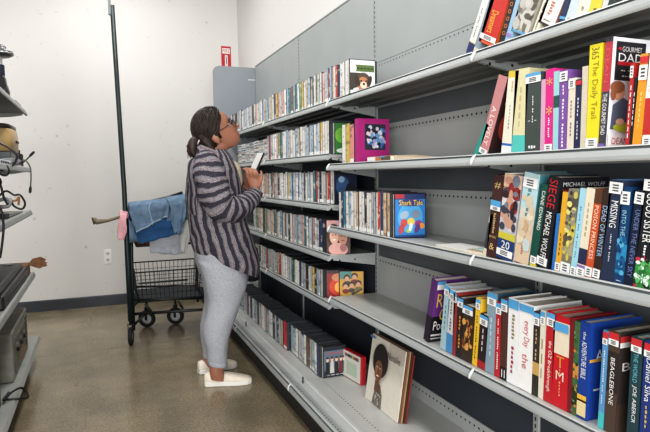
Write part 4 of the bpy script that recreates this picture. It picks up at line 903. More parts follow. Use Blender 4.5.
def cable(name, label, pts, r=.0045, col=BLACK, plug=True, n=6):
    P = [V(p) for p in pts]; path = []
    for i in range(len(P)-1):                # Catmull-Rom
        a, b, c, d = P[max(i-1, 0)], P[i], P[i+1], P[min(i+2, len(P)-1)]
        for k in range(6):
            t = k/6; path.append(.5*((2*b)+(c-a)*t+(2*a-5*b+4*c-d)*t*t+(3*b-a-3*c+d)*t**3))
    path.append(P[-1])
    r0 = thing(name, label, 'cable', P[0])
    MB().tube(path, r, n).build('cord', col, r0, smooth=True)
    if plug:
        d = (path[-1]-path[-2]).normalized()
        MB().tube([path[-1]-d*.005, path[-1]+d*.01, path[-1]+d*.03, path[-1]+d*.036], [r*1.1, r*2, r*1.8, r*.8], 8).build('plug', BLACK, r0, smooth=True)
    return r0
Yc = 3.6
cable('electric_cable', 'thin grey cord hanging from the second left shelf with plug dangling', [(-.53, 3.6, z+.06), lp_(14, 165, 3.6), lp_(24, 160, 3.6), lp_(30, 167, 3.6), lp_(31, 178, 3.6), lp_(30.5, 187, 3.6)], .004, mat('grey_cable', (92, 92, 94), .5))
cable('electric_cable', 'black cord arching over the front of the tan toaster', [lp_(-8, 140, 3.5), lp_(2, 144, 3.5), lp_(10, 149, 3.5), lp_(17, 156, 3.5), lp_(13, 165, 3.5), lp_(6, 168.0, 3.5)], .006)
cable('electric_cable', 'black cord looping below the second left shelf edge', [lp_(-4, 170, 3.3), lp_(2, 175, 3.3), lp_(7, 175, 3.3), lp_(9, 170.5, 3.3), lp_(6, 165.5, 3.3), lp_(0, 165, 3.3)], .005, plug=False)
cable('electric_cable', 'dark cord end sticking up at the second left shelf tip', [lp_(12, 163, 3.7), lp_(20, 164, 3.7), lp_(26, 160, 3.7), lp_(30, 156, 3.7)], .004)
# modem on the second shelf
md_ = thing('modem', 'white and black modem with ports lying on the second left shelf', 'modem', (-.5, 3.45, z))
MB().box(-.60, -.46, 3.25, 3.66, z, z+.03).build('body', mat('pale_plastic', (196, 200, 202), .35), md_, bevel=.005)
for q in range(5): MB().box(-.4605, -.458, 3.30+q*.06, 3.33+q*.06, z+.008, z+.022).build('port', BLACK, md_)
ad = thing('power_adapter', 'black power adapter block standing beside the tan toaster', 'adapter', (-.47, 4.12, z))
MB().box(-.50, -.455, 4.14, 4.2, z, z+.09).build('block', BLACK, ad, bevel=.005)
MB().tube([(-.478, 4.17, z+.09), (-.475, 4.17, z+.115)], .008, 10).build('strain_relief', BLACK, ad, smooth=True)

# third left shelf: cable tangle, tray, purple box
z = LZ[2]-.006
for i, (lab, pts, r, col) in enumerate([
    ('black cord coiled highest in the tangle on the third left shelf', [lp_(-2, 197, 3.7), lp_(6, 191, 3.7), lp_(14, 195, 3.7), lp_(20, 195, 3.7), lp_(25, 203, 3.7), lp_(22, 209, 3.7), lp_(14, 206, 3.7), lp_(10, 199, 3.7), lp_(2, 200, 3.7)], .006, BLACK),
    ('pale grey thick cord in the tangle on the third left shelf', [lp_(-3, 201, 3.6), lp_(5, 199, 3.6), lp_(10, 201, 3.6), lp_(8, 206, 3.6), lp_(0, 207, 3.6)], .011, mat('pale_cable', (176, 178, 180), .5)),
    ('black cord with a heavy plug standing on the third left shelf', [lp_(8, 205, 3.5), lp_(4, 198, 3.5), lp_(2, 190, 3.5), lp_(0, 184, 3.5)], .007, BLACK),
    ('brown-yellow cord end in the tangle on the third left shelf', [lp_(12, 201, 3.55), lp_(17, 200, 3.55), lp_(19, 197, 3.55), lp_(18.5, 205, 3.55)], .006, mat('ochre_cable', (160, 112, 60), .5)),
    ('black cord hanging down past the third left shelf edge', [lp_(-2, 204, 3.0), lp_(2, 213, 3.0), lp_(3.5, 228, 3.0), lp_(2, 245, 3.0), lp_(0, 258, 3.0)], .006, BLACK)]):
    cable('electric_cable', lab, pts, r, col, plug=(i == 2))
tr = thing('paper_tray', 'grey tray with a beige card on the third left shelf', 'tray', (-.5, 3.6, z))
MB().box(-.62, -.455, 3.45, 4.0, z, z+.012).box(-.62, -.455, 3.45, 3.456, z+.012, z+.03).box(-.62, -.615, 3.456, 4, z+.012, z+.03).build('tray', mat('dark_grey_plastic', (62, 64, 66), .35), tr)
MB().box(-.58, -.48, 3.55, 3.9, z+.0125, z+.016).build('card', paint((176, 168, 150)), tr)
pb = thing('game_box', 'purple cardboard box at the frame edge on the third left shelf', 'box', (-.55, 2.95, z))
MB().box(-.75, -.462, 2.75, 3.12, z, z+.085).build('carton', paint((88, 76, 140)), pb, bevel=.003)
MB().box(-.4618, -.4612, 2.85, 3.05, z+.03, z+.06).build('label_panel', paint((130, 120, 176)), pb)
# black printer on a carton, fourth left shelf
z = LZ[3]-.006
pr = thing('printer', 'flat black printer lying on the fourth left shelf', 'printer', (-.6, 3.7, z))
MB().box(-.86, -.452, 3.1, 4.1, z, z+.075).build('body', BLACK, pr, bevel=.012, seg=2)
MB().prism([(-.85, 3.12, z+.0755), (-.47, 3.12, z+.0755), (-.49, 3.12, z+.105), (-.85, 3.12, z+.115)], (0, .94, 0)).build('lid', mat('soft_black_plastic', (38, 39, 42), .45), pr, bevel=.006)
MB().ell((-.55, 3.98, z+.1095), .03, .03, .004, 18, 6).build('button', mat('grey_plastic', (150, 152, 156), .4), pr, smooth=True)
MB().box(-.456, -.4505, 3.2, 4.0, z+.03, z+.034).build('paper_slot', HOLE, pr)
ca = MB()
for i in range(7):
    ys0, ys1 = 4.12+.03*i, 4.12+.03*(i+1)
    ca.box(-.84, -.40+.016*((i*5) % 3), ys0, ys1-.0005, z+.001, z+.105+.012*((i*7) % 4))
o = thing('cardboard_box', 'torn brown cardboard box behind the black printer on the left', 'box', (-.6, 4.2, z))
MB().box(-.84, -.458, 4.115, 4.30, z, z+.075).build('carton', mat('brown_cardboard', (128, 92, 64), .85, 0, .12, 20), o)
fl = MB()
for (x0, x1, y, h) in ((-.46, -.36, 4.28, .1), (-.44, -.345, 4.2, .085), (-.45, -.37, 4.14, .10)):
    fl.prism([(x0, y, z+.076), (x1-.02, y, z+.05), (x1, y, z+.055), (x1-.006, y, z+.075), (x1+.004, y, z+h-.01), (x1-.03, y, z+h+.01), (x0+.02, y, z+h)], (0, .012, 0))
fl.build('torn_flap', mat('torn_cardboard', (138, 100, 72), .85, 0, .25, 30), o)
# desktop computer tower and cable on the base deck
z = .18
cp = thing('audio_receiver', 'grey patterned carton-like receiver standing on the left base deck', 'receiver', (-.58, 3.75, z))
MB().box(-.86, -.462, 3.35, 4.02, z, z+.27).build('body', mat('mottled_grey_case', (136, 136, 126), .5, 0, .3, 14), cp, bevel=.008)
for i in range(7): MB().box(-.462, -.459, 3.90+.0, 3.98, z+.05+.027*i, z+.066+.027*i).build('vent', mat('vent_grey', (70, 72, 70), .6), cp)
MB().box(-.462, -.458, 3.42, 3.86, z+.03, z+.22).build('front_panel', mat('mottled_front', (112, 112, 104), .5, 0, .3, 18), cp, bevel=.002)
for i in range(3): MB().lathe((-.458, 3.5+.14*i, z+.16), [(.03, 0), (.028, .014), (.001, .015)], 18, axis='x').build('knob', BLACK, cp)
MB().box(-.461, -.456, 3.62, 3.80, z+.045, z+.10).build('label_plate', paint((150, 110, 84)), cp)
cable('electric_cable', 'black cord curling over the left base deck lip', [(-.46, 3.15, .2), (-.47, 3.05, .20), lp_(12, 392, 3.1), lp_(22, 388, 3.15), lp_(28, 397, 3.15), lp_(18, 399, 3.1), lp_(4, 400, 3.1)], .006, plug=False)
dk = thing('computer_tower', 'dark computer tower at the near end of the left base deck', 'computer', (-.65, 2.95, z))
MB().box(-.86, -.475, 2.62, 3.02, z, z+.36).build('case', mat('charcoal_case', (56, 57, 60), .45), dk, bevel=.006)
MB().box(-.4752, -.47, 2.66, 2.98, z+.04, z+.3).build('front_bezel', BLACK, dk, bevel=.002)

# ------------------------------------------------------------------ shopping cart
ct = thing('shopping_cart', 'black two-basket shopping cart with a tall pole beside the woman', 'shopping cart', (.48, 4.7, 0))
CX0, CX1, CY0, CY1 = .19, .78, 4.45, 5.0
fr = MB()
fr.tube([(.205, CY0, .11), (.205, CY0, .30), (.215, CY0, 1.02)], .014, 10)
fr.tube([(.225, CY1, .16), (.225, CY1, .95)], .012, 10)
fr.tube([(CX1, CY0, .16), (CX1, CY0, .62)], .011, 10); fr.tube([(CX1, CY1, .16), (CX1, CY1, .62)], .011, 10)
for y in (CY0, CY1):
    fr.tube([(.2, y, .235), (CX1-.02, y, .215), (CX1+.06, y, .17)], .012, 8)
    fr.tube([(.2, y, .345), (CX1, y, .305)], .010, 8)
    fr.tube([(.2, y, .14), (.30, y, .235)], .010, 8)
for x in (.21, CX1): fr.tube([(x, CY0, .225), (x, CY1, .225)], .011, 8); fr.tube([(x, CY0, .305), (x, CY1, .305)], .009, 8)
fr.tube([(.34, CY0+.04, .235), (.33, CY1-.1, .20)], .010, 8); fr.tube([(.58, CY0+.04, .235), (.60, CY1-.1, .20)], .010, 8)
fr.build('frame', BLKSATIN, ct, smooth=True)
pl = MB().tube([(.188, CY0-.02, .19), (.183, CY0-.02, .6), (.175, CY0-.02, 1.18), (.140, CY0-.02, 2.52)], [.022, .022, .018, .0165], 12)
po = pl.build('pole', mat('green_black_pole', (30, 44, 44), .4, .2), ct, smooth=True)
MB().box(.113, .131, CY0-.035, CY0-.005, 2.45, 2.62).build('pole_bracket', mat('grey_bracket', (120, 128, 128), .4), po, bevel=.002)
def wire_basket(name, x0, x1, y0, y1, z0, z1, nx, nz, flare=.02):
    mb = MB(); r = .0024
    def rect(z, e, rr):
        P = [(x0-e, y0-e, z), (x1+e, y0-e, z), (x1+e, y1+e, z), (x0-e, y1+e, z)]
        for i in range(4): mb.tube([P[i], P[(i+1) % 4]], rr, 6)
    rect(z1, flare, .006); rect(z0, 0, .004)
    for k in range(1, nz): rect(z0+(z1-z0)*k/nz, flare*k/nz, r)
    for i in range(nx+1):
        f = i/nx; xb = x0+(x1-x0)*f; xt = x0-flare+(x1-x0+2*flare)*f
        mb.tube([(xt, y0-flare, z1), (xb, y0, z0), (xb, y1, z0), (xt, y1+flare, z1)], r, 5)
    ny = int(nx*(y1-y0)/(x1-x0))
    for i in range(1, ny):
        f = i/ny; yb = y0+(y1-y0)*f; yt = y0-flare+(y1-y0+2*flare)*f
        mb.tube([(x0-flare, yt, z1), (x0, yb, z0), (x1, yb, z0), (x1+flare, yt, z1)], r, 5)
    return mb.build(name, BLKSATIN, ct, smooth=True)
lb = wire_basket('lower_basket', .25, .74, CY0+.02, CY1-.02, .315, .55, 15, 4)
MB().box(.255, .62, CY0-.012, CY0-.004, .46, .475).build('basket_bar', BLKSATIN, lb)
MB().box(.27, .73, CY0+.03, CY1-.03, .317, .323).build('basket_mat', mat('dark_basket_mat', (40, 46, 52), .6), lb)
wire_basket('upper_basket', .25, .66, CY0+.03, CY1-.06, .745, 1.05, 13, 5)
MB().tube([(.215, CY0, 1.01), (.30, CY0-.01, 1.075), (.50, CY0-.01, 1.12), (.60, CY0-.01, 1.15)], .013, 10).build('handle', BLACK, ct, smooth=True)
def wheel(c, r, ang, fork=True):
    c = V(c); R = Matrix.Rotation(ang, 3, 'Z')
    def T(mb): mb.v = [tuple(c+R @ (V(p)-c)) for p in mb.v]; return mb
    w_ = T(MB().lathe(c, [(r*.62, -.013), (r*.92, -.014), (r, -.009), (r, .009), (r*.92, .014), (r*.62, .013), (r*.62, -.013)], 26, axis='y', cap=False)).build('tyre', RUBBER, ct, smooth=True)
    T(MB().lathe(c, [(.001, -.011), (r*.3, -.013), (r*.62, -.008), (r*.62, .008), (r*.3, .013), (.001, .011)], 20, axis='y')).build('hub', mat('grey_hub', (168, 170, 172), .4), w_, smooth=True)
    f = MB()
    for s in (-.019, .019): f.obox(c+V((-.011, s-.0015, -.012)), (.022, 0, 0), (0, .003, 0), (0, 0, r+.035))
    f.obox(c+V((-.014, -.022, r+.020)), (.028, 0, 0), (0, .044, 0), (0, 0, .006)); f.tube([c+V((0, 0, r+.02)), c+V((0, 0, r+.07))], .011, 10)
    T(f).build('fork', BLKSATIN, w_)
wheel((.184, CY0-.01, .068), .068, rad(79))
wheel((.338, 4.93, .073), .073, rad(-28)); wheel((.575, 4.93, .073), .073, rad(-24)); wheel((.76, CY0+.03, .068), .068, rad(40))

# clothes over the cart: each one a draped sheet hanging over the handle
def drape(name, label, cat, L, Rr, Y, col, fold=.012, nf=5, back=.25, thick=.008, extra=None, vary=.1):
    """L, Rr: image columns/rows of the left and right edge from the top line downwards"""
    mb = MB(); n, k = 26, 20; rows = []
    def along(P, t):
        s = t*(len(P)-1); i = min(int(s), len(P)-2); f = s-i
        return P[i][0]*(1-f)+P[i+1][0]*f, P[i][1]*(1-f)+P[i+1][1]*f
    for j in range(k+1):
        t = j/k; a, b = along(L, t), along(Rr, t); row = []
        for i in range(n+1):
            u = i/n; px, py = a[0]*(1-u)+b[0]*u, a[1]*(1-u)+b[1]*u
            w_ = fold*(.25+t)*(abs(sin(u*nf*pi+1.6*sin(3*t+u*4)))*1.3-.6+sin(u*nf*4.3+7*t+2*sin(5*u))*.35+sin(6*t-5*u)*.3)
            edge = .03*(1-min(1, t*5))**2
            py += .7*sin(u*5.3+len(L)+py*.7)*(.4+t)+.35*sin(u*17+2)*t; px += .5*sin(t*7+u*3)
            row.append(at(px, py, Y=Y-.012+w_-.02*sin(pi*min(1, t*1.2))+edge))
        rows.append(row)
    bk = []
    if back:
        for j in range(6, 0, -1):
            bk.append([V((p.x, p.y+.05+.03*sin(j), p.z-back*j/6)) for p in rows[0]])
    mb.rings(bk+rows, 0, cap=False, close=False)
    if bk: pass
    r = thing(name, label, cat, at(L[0][0], L[0][1], Y=Y))
    o = mb.build(extra or 'fabric', col, r, smooth=True); md = o.modifiers.new('thickness', 'SOLIDIFY'); md.thickness = thick
    return r, rows
DEN = mat('light_denim', (104, 127, 150), .9, 0, .28, 22, .3); DEN2 = mat('mid_blue_denim', (40, 82, 126), .9, 0, .2, 25, .2)
GREYC = mat('pale_grey_cotton', (160, 164, 172), .9, 0, .10, 40, .08); PINK = mat('pink_cotton', (226, 172, 178), .9, 0, .06, 40, .08)
SEAM = mat('pale_seam', (186, 204, 220), .9)
drape('grey_shirt', 'pale grey shirt with a hem seam hanging below the denim on the cart', 'shirt', [(150, 226), (150, 235), (150.5, 254)], [(183, 220), (187, 235), (185.5, 253.5)], CY0-.022, GREYC, .01, 3, 0)
drape('white_shirt', 'off-white sleeve hanging at the right end of cart clothes', 'shirt', [(178, 206), (181, 230), (181, 252)], [(190, 204), (191, 225), (186, 253)], CY0-.045, mat('off_white_cotton', (190, 190, 188), .9, 0, .06, 40, .08), .008, 1, 0)
r2, rows2 = drape('blue_jeans', 'mid blue denim leg showing under the light denim jacket', 'jeans', [(132, 215), (134, 230), (141, 245)], [(172, 212), (176, 222), (178, 233)], CY0-.056, DEN2, .007, 2, 0)
r1, rows1 = drape('denim_jacket', 'light blue denim jacket draped over the cart handle', 'jacket', [(128.5, 203), (129.5, 212), (136, 232)], [(172, 198), (169, 206), (168, 218)], CY0-.092, DEN, .015, 3, .3)
rs, rows3 = drape('denim_jacket', 'light denim sleeve and shoulder heaped at the right of cart handle', 'jacket', [(166, 197), (171, 210), (175, 233)], [(189, 193.5), (186, 207), (180, 234)], CY0-.125, DEN, .016, 2, .2, .012)
for rws, par in ((rows1, r1), (rows2, r2)):
    sm = MB().tube([p+V((0, -.010, .012)) for p in rws[-1]], .0028, 6).build('hem_seam', SEAM if rws is rows1 else DEN2, par, smooth=True)
MB().tube([p+V((0, -.014, 0)) for p in [r[13] for r in rows1][3:]], .002, 5).build('side_seam', SEAM, r1, smooth=True)
drape('pink_top', 'pink cotton top hanging off the left end of the cart', 'shirt', [(120, 210), (119, 222), (118, 239)], [(128, 212), (126, 224), (124.5, 240)], CY0-.085, PINK, .006, 2, .05)
MB().tube([at(131, 236, Y=CY0+.05), at(133, 244, Y=CY0+.05), at(137, 247, Y=CY0+.05), at(146, 246.5, Y=CY0+.05), at(150, 244, Y=CY0+.05)], .018, 8)
br_ = thing('brown_scarf', 'rust brown cloth at the bottom of the upper cart basket', 'cloth', (.3, CY0+.1, .75))
cb_ = MB()
for i in range(5): cb_.ell((.29+.045*i, CY0+.09+.02*(i % 2), .775), .04, .05, .03, 12, 8)
cb_.build('folds', mat('rust_cotton', (112, 62, 44), .9, 0, .2, 30), br_, smooth=True)
# wooden hanger end sticking out of the heap
h0, h1, h2, h3 = at(94, 218.5, Y=CY0-.02), at(97, 222, Y=CY0-.02), at(108, 220.5, Y=CY0-.02), at(122, 216.5, Y=CY0-.02)
hg = thing('wooden_hanger', 'grey-brown wooden hanger end poking out left of the cart', 'hanger', h3)
wood = mat('weathered_wood', (120, 108, 88), .6, 0, .2, 30)
MB().tube([h0, h1, h2, h3], [.016, .020, .012, .009], 10).build('shoulder', wood, hg, smooth=True)
MB().tube([at(92.2, 217.5, Y=CY0-.02), at(95, 224, Y=CY0-.02)], [.007, .012], 8).build('end_pad', mat('dark_wood', (84, 74, 60), .6), hg, smooth=True)

# ------------------------------------------------------------------ the woman
YC = 3.47
def P(px, py, Y=YC): return at(px, py, Y=Y)
KNIT = stripe_mat(); HAIR = hair_mat()
JERSEY = mat('heather_grey_jersey', (160, 162, 168), .95, 0, .16, 120, .2, .15)
wo = thing('person', 'woman in striped hooded cardigan and grey sweatpants holding a disc case', 'person', (.66, YC, 0))

def ring(back, front, b, Yc, n=28, pw=1., wob=0., ph=0.):
    bk, ft = P(back[0], back[1], Yc), P(front[0], front[1], Yc); c = (bk+ft)/2; a = (ft-bk)/2; R = []
    for i in range(n):
        t = 2*pi*i/n+pi/2
        k = 1+wob*(sin(5*t+ph)+.6*sin(9*t-2*ph))
        R.append(c+a*(cos(t)*k)+V((0, 1, 0))*(b*sin(t)*k))
    return R
def interp(keys, m):                         # smooth in-between stations (Catmull-Rom on flat tuples)
    out = []
    for i in range(len(keys)-1):
        a, b, c, d = keys[max(i-1, 0)], keys[i], keys[i+1], keys[min(i+2, len(keys)-1)]
        for k in range(m):
            t = k/m; out.append(tuple(.5*((2*q)+(r-p)*t+(2*p-5*q+4*r-s)*t*t+(3*q-p-3*r+s)*t**3) for p, q, r, s in zip(a, b, c, d)))
    return out+[tuple(keys[-1])]
def loft_px(mb, keys, n=28, m=3, wob=0., cap=True):
    """keys: (back px, back py, front px, front py, half width, Y)"""
    S = interp(keys, m)
    mb.rings([ring((s[0], s[1]), (s[2], s[3]), s[4], s[5], n, 1, wob, i*.7) for i, s in enumerate(S)], 0, cap)
    return mb
def limb(mb, keys, n=14, m=3, cap=True, flat=None):
    """keys: (x, y, z, radius)"""
    S = interp(keys, m); mb.tube([s[:3] for s in S], [s[3] for s in S], n, 0, cap); return mb
def melt(mb, name, material, voxel, parent, it=4):
    """join overlapping closed pieces into one continuous skin"""
    o = mb.build(name, material, parent, smooth=True)
    a = o.modifiers.new('join', 'REMESH'); a.mode = 'VOXEL'; a.voxel_size = voxel; a.use_smooth_shade = True
    b = o.modifiers.new('relax', 'SMOOTH'); b.factor = .5; b.iterations = it
    bpy.context.view_layer.update()
    me = bpy.data.meshes.new_from_object(o.evaluated_get(bpy.context.evaluated_depsgraph_get()))
    o.modifiers.clear(); o.data = me
    me.polygons.foreach_set('use_smooth', [True]*len(me.polygons))
    if not me.materials: me.materials.append(material)
    return o

# head frame: looks along hf, crown towards hu
TH, HS = rad(32), 1.12
HC0 = P(216.9, 131.0)
hf, hu, hs = V((cos(TH), 0, sin(TH))), V((-sin(TH), 0, cos(TH))), V((0, 1, 0))
def HP(x, y, z): return HC0+hf*(x*HS)+hs*(y*HS)+hu*(z*HS)
body = MB()
prof = [(-.120, .058, .020, .016), (-.112, .076, -.006, .032), (-.100, .086, -.022, .043), (-.086, .090, -.034, .051), (-.070, .094, -.045, .057), (-.055, .091, -.056, .061), (-.040, .091, -.068, .065),
        (-.022, .088, -.082, .069), (0, .084, -.092, .072), (.018, .090, -.097, .073), (.040, .091, -.098, .073), (.065, .083, -.092, .069), (.088, .064, -.076, .058), (.105, .036, -.050, .040), (.115, .004, -.022, .018)]
R = []
NH = 40
for z, xf, xb, hw in interp(prof, 3):
    ringp = []
    for i in range(NH):
        t = 2*pi*i/NH; ct, st = cos(t), sin(t)
        c, a = (xf+xb)/2, (xf-xb)/2
        x, y = c+a*math.copysign(abs(ct)**.9, ct), hw*math.copysign(abs(st)**.9, st)
        if ct > 0:
            g = lambda yy, zz, sy, sz: math.exp(-((y-yy)/sy)**2-((z-zz)/sz)**2)
            x += .031*g(0, -.036, .011, .014)+.017*g(0, -.014, .009, .022)+.006*(g(.012, -.042, .008, .008)+g(-.012, -.042, .008, .008))
            x -= .011*(g(.030, -.005, .016, .013)+g(-.030, -.005, .016, .013))
            x += .0085*g(0, -.069, .020, .007)+.0085*g(0, -.083, .018, .007)-.004*g(0, -.076, .02, .003)-.004*g(0, -.094, .02, .006)+.007*g(0, -.108, .018, .010)
            x += .005*(g(.04, -.03, .018, .02)+g(-.04, -.03, .018, .02))
        ringp.append(HP(x, y, z))
    R.append(ringp)
body.rings(R)
for s in (-1, 1):                            # ears
    Re = Matrix((hf, hs, hu)).transposed() @ Matrix.Rotation(s*.35, 3, 'Z') @ Matrix.Rotation(-.2, 3, 'Y')
    body.ell(HP(-.046, s*.077, -.024), .020*HS, .012*HS, .034*HS, 14, 10, rot=Re)
    body.ell(HP(-.041, s*.078, -.050), .010*HS, .008*HS, .012*HS, 10, 8)
nb = HP(-.030, 0, -.075)
limb(body, [(nb.x+.01, YC, nb.z+.05, .052), (nb.x, YC, nb.z, .054)]+[(*P(px, py), r) for px, py, r in ((214, 149, .056), (212, 156, .066), (211, 163, .09))], 18)
loft_px(body, [(203, 153, 226, 155, .08, YC), (196, 160, 233, 163, .155, YC), (195, 172, 237, 175, .165, YC), (195, 190, 239, 192, .15, YC), (195, 208, 238, 212, .14, YC), (196, 228, 240, 234, .155, YC), (196, 250, 244, 254, .17, YC), (202, 272, 244, 276, .165, YC)], 24)
YR, YLf = 3.335, 3.605                       # the two feet stand this far along the aisle
loft_px(body, [(206, 268, 243, 272, .085, 3.39), (208, 290, 238, 294, .078, 3.37), (209, 310, 232, 313, .06, 3.36), (207, 330, 227, 332, .058, YR+.01), (209, 350, 225, 351, .042, YR), (209.5, 364, 224.5, 364.5, .034, YR), (209.5, 372, 224, 372.5, .033, YR), (211, 380, 228, 381, .024, YR)], 20)
loft_px(body, [(204, 264, 243, 268, .085, 3.55), (205, 285, 236, 288, .075, 3.57), (206, 305, 228, 307, .06, 3.585), (203, 325, 223, 326, .058, 3.60), (203.5, 343, 219.5, 344, .042, YLf), (203.5, 355, 216.5, 355.5, .034, YLf), (201.5, 364, 217.5, 364.5, .033, YLf), (202, 369.5, 220, 370, .024, YLf)], 20)
# right arm and hand (nearer the camera)
limb(body, [(*P(209, 164, 3.33), .055), (*P(212, 186, 3.28), .05), (*P(222, 210, 3.27), .044), (*P(238, 207, 3.31), .042), (*P(250, 198, 3.37), .034), (*P(256, 192, 3.40), .028)])
def hand(wr, kn, side, palm_w, fingers, thumb, rf=.0088):
    """wr wrist, kn knuckle centre, side: unit vector across the knuckles"""
    wr, kn, side = V(wr), V(kn), V(side).normalized(); ax = (kn-wr).normalized(); nrm = ax.cross(side).normalized(); R = []
    for f, w_, th in ((-.15, .026, .022), (.1, .029, .019), (.45, .038, .017), (.8, .042, .015), (1.0, .040, .012), (1.12, .034, .008)):
        c = wr+(kn-wr)*f
        R.append([c+side*(w_*cos(t))+nrm*(th*sin(t)) for t in (2*pi*i/16 for i in range(16))])
    body.rings(R)
    for path in fingers: limb(body, [(*p, rf*q) for p, q in zip(path, (1.12, 1.05, .98, .86, .6))], 10, 3)
    limb(body, [(*p, rf*q) for p, q in zip(thumb, (1.6, 1.35, 1.15, .95, .65))], 10, 3)
ww, kk = P(256, 192, 3.405), P(252.5, 176.5, 3.395)
sd = V((.86, -.42, -.18)).normalized()
F = []
for i, off in enumerate((-.033, -.0115, .0105, .031)):   # little .. index, curling up and over the near face of the case
    b0 = kk+sd*off; ln = (.80, .95, 1., .92)[i]
    F.append([b0-V((0, 0, .012)), b0+V((-.004, -.018, .018))*ln, b0+V((-.012, -.016, .042))*ln, b0+V((-.026, .004, .052))*ln, b0+V((-.036, .022, .050))*ln])
hand(ww, kk, sd, .04, F, [P(258.5, 187, 3.385), P(261, 180, 3.372), P(261.6, 176, 3.372), P(261.3, 172.5, 3.38), P(260.8, 170.5, 3.388)])
# left arm and hand, mostly behind the case
limb(body, [(*P(213, 164, 3.61), .055), (*P(216, 186, 3.66), .05), (*P(224, 206, 3.67), .044), (*P(236, 203, 3.63), .042), (*P(244, 193, 3.57), .034), (*P(247, 186, 3.53), .028)])
ww2, kk2 = P(247, 186, 3.53), P(249.5, 175.5, 3.49); sd2 = V((.55, .8, .1)).normalized()
F2 = []
for i, off in enumerate((-.030, -.010, .011, .031)):
    b0 = kk2+sd2*off; ln = (.92, 1., .95, .8)[i]
    F2.append([b0-V((0, 0, .012)), b0+V((.002, .004, .020))*ln, b0+V((-.004, -.018, .036))*ln, b0+V((-.012, -.040, .040))*ln, b0+V((-.016, -.056, .034))*ln])
hand(ww2, kk2, sd2, .04, F2, [P(249, 184, 3.51), P(246.5, 179, 3.485), P(246, 175, 3.465), P(247, 172, 3.45), P(248, 170.5, 3.445)])
bo = melt(body, 'body', SKIN, .0042, wo, 5)

# face details
EYEW = mat('eye_white', (226, 220, 214), .25); IRIS = mat('dark_iris', (40, 26, 20), .2); LIP = mat('muted_lip', (158, 92, 82), .45); BROW = mat('dark_brow', (34, 26, 24), .8)
for s in (-1, 1):
    ey = MB().ell(HP(.0685, s*.031, -.006), .012*HS, .015*HS, .0085*HS, 16, 10, rot=Matrix((hf, hs, hu)).transposed()).build('eye', EYEW, wo, smooth=True)
    MB().ell(HP(.0785, s*.031, -.005), .003*HS, .006*HS, .006*HS, 14, 8, rot=Matrix((hf, hs, hu)).transposed()).build('iris', IRIS, ey, smooth=True)
    MB().tube([HP(.090, s*.014, .014), HP(.092, s*.028, .021), HP(.085, s*.048, .019), HP(.070, s*.064, .010)], [.0028, .0048, .0048, .0026], 8).build('eyebrow', BROW, wo, smooth=True)
    MB().tube([HP(.078, s*.017, -.002), HP(.082, s*.030, .003), HP(.075, s*.045, -.003)], [.0012, .0022, .0012], 6).build('upper_lash', BROW, wo, smooth=True)
lipm = MB()
for z, rz, dx in ((-.070, .0055, .0985), (-.082, .0062, .0965)):
    lipm.rings([[HP(dx-abs(u)**2*.022+.004*cos(t), u*.025, z+rz*(1-abs(u)**1.6)*sin(t)) for t in (2*pi*i/8 for i in range(8))] for u in (-1, -.75, -.4, 0, .4, .75, 1)])
lipm.build('lips', LIP, wo, smooth=True)

# hair: a shell over the skull plus a low loop of ponytail
hm = MB(); NR, NM = 40, 26
def hairpt(th, ph):                          # th around (0 = face), ph up
    cx, cz = -.014, .020
    a = .112 if cos(th) > 0 else .118
    k = 1+.012*sin(9*th+3*ph)+.010*sin(17*th-5*ph)+.006*sin(31*th+9*ph)
    return cx+a*cos(th)*cos(ph)*k, .090*sin(th)*cos(ph)*k, cz+.122*sin(ph)*k
rws = []
for j in range(NM+1):
    row = []
    for i in range(NR+1):
        th = 2*pi*i/NR
        ct = cos(th); front = max(0., ct)
        # the shell's lower edge: hairline at the brow in front, above the ear at the side, nape behind
        lo = rad(46)*front**1.1+rad(-8)*(1-abs(ct))+rad(-62)*max(0., -ct)**.6
        ph = lo+(rad(90)-lo)*(j/NM)
        row.append(HP(*hairpt(th, ph)))
    rws.append(row)
hm.rings([r[:-1] for r in rws], 0, False)
# side hair sweeping down in front of and behind the ears, and the nape
for s in (-1, 1):
    hm.rings([[HP(x0+dx*cos(t), s*(.064+.014*sin(t)), z) for t in (2*pi*i/14 for i in range(14))] for z, x0, dx in ((.07, -.012, .066), (.04, -.016, .056), (.015, -.026, .044), (.0, -.036, .034), (-.014, -.020, .014), (-.040, -.014, .006))])
    hm.rings([[HP(x0+dx*cos(t), s*(.052+.022*sin(t)), z) for t in (2*pi*i/14 for i in range(14))] for z, x0, dx in ((.03, -.064, .052), (-.01, -.082, .038), (-.045, -.090, .026), (-.070, -.088, .016), (-.085, -.084, .008))])
limb(hm, [(*HP(-.085, 0, .02), .060), (*HP(-.090, 0, -.03), .058), (*HP(-.082, 0, -.07), .045), (*HP(-.075, 0, -.092), .02)], 16)
# combed strands from the hairline back to the tie
tie = (-.098, 0, -.052)
for i in range(170):
    th = random.uniform(-pi*.52, pi*.52)+(pi if i % 7 == 0 else 0); front = max(0., cos(th)); lo = rad(46)*front**1.3+rad(-10)*(1-abs(cos(th)))
    ph0 = lo+random.uniform(0, .9)*(rad(88)-lo); a0 = V(hairpt(th, ph0)); path = []
    side = 1 if a0.y >= 0 else -1
    for k in range(9):
        t = k/8; p = a0.lerp(V((tie[0], side*.012, tie[2])), t); q = p-V((-.014, 0, .020))
        e_ = math.sqrt((q.x/.113)**2+(q.y/.090)**2+(q.z/.122)**2)
        f_ = max(1., 1.012/max(e_, .25)) if t < .9 else 1.02
        path.append(HP(*(V((-.014, 0, .020))+q*f_*(1+random.uniform(-.004, .010)))))
    hm.tube(path, [.0022, .0036, .0042, .0042, .0042, .004, .0036, .003, .002], 5)
hr = hm.build('hair', HAIR, wo, smooth=True)
pt = MB(); T0 = P(198.5, 140.5, 3.455)
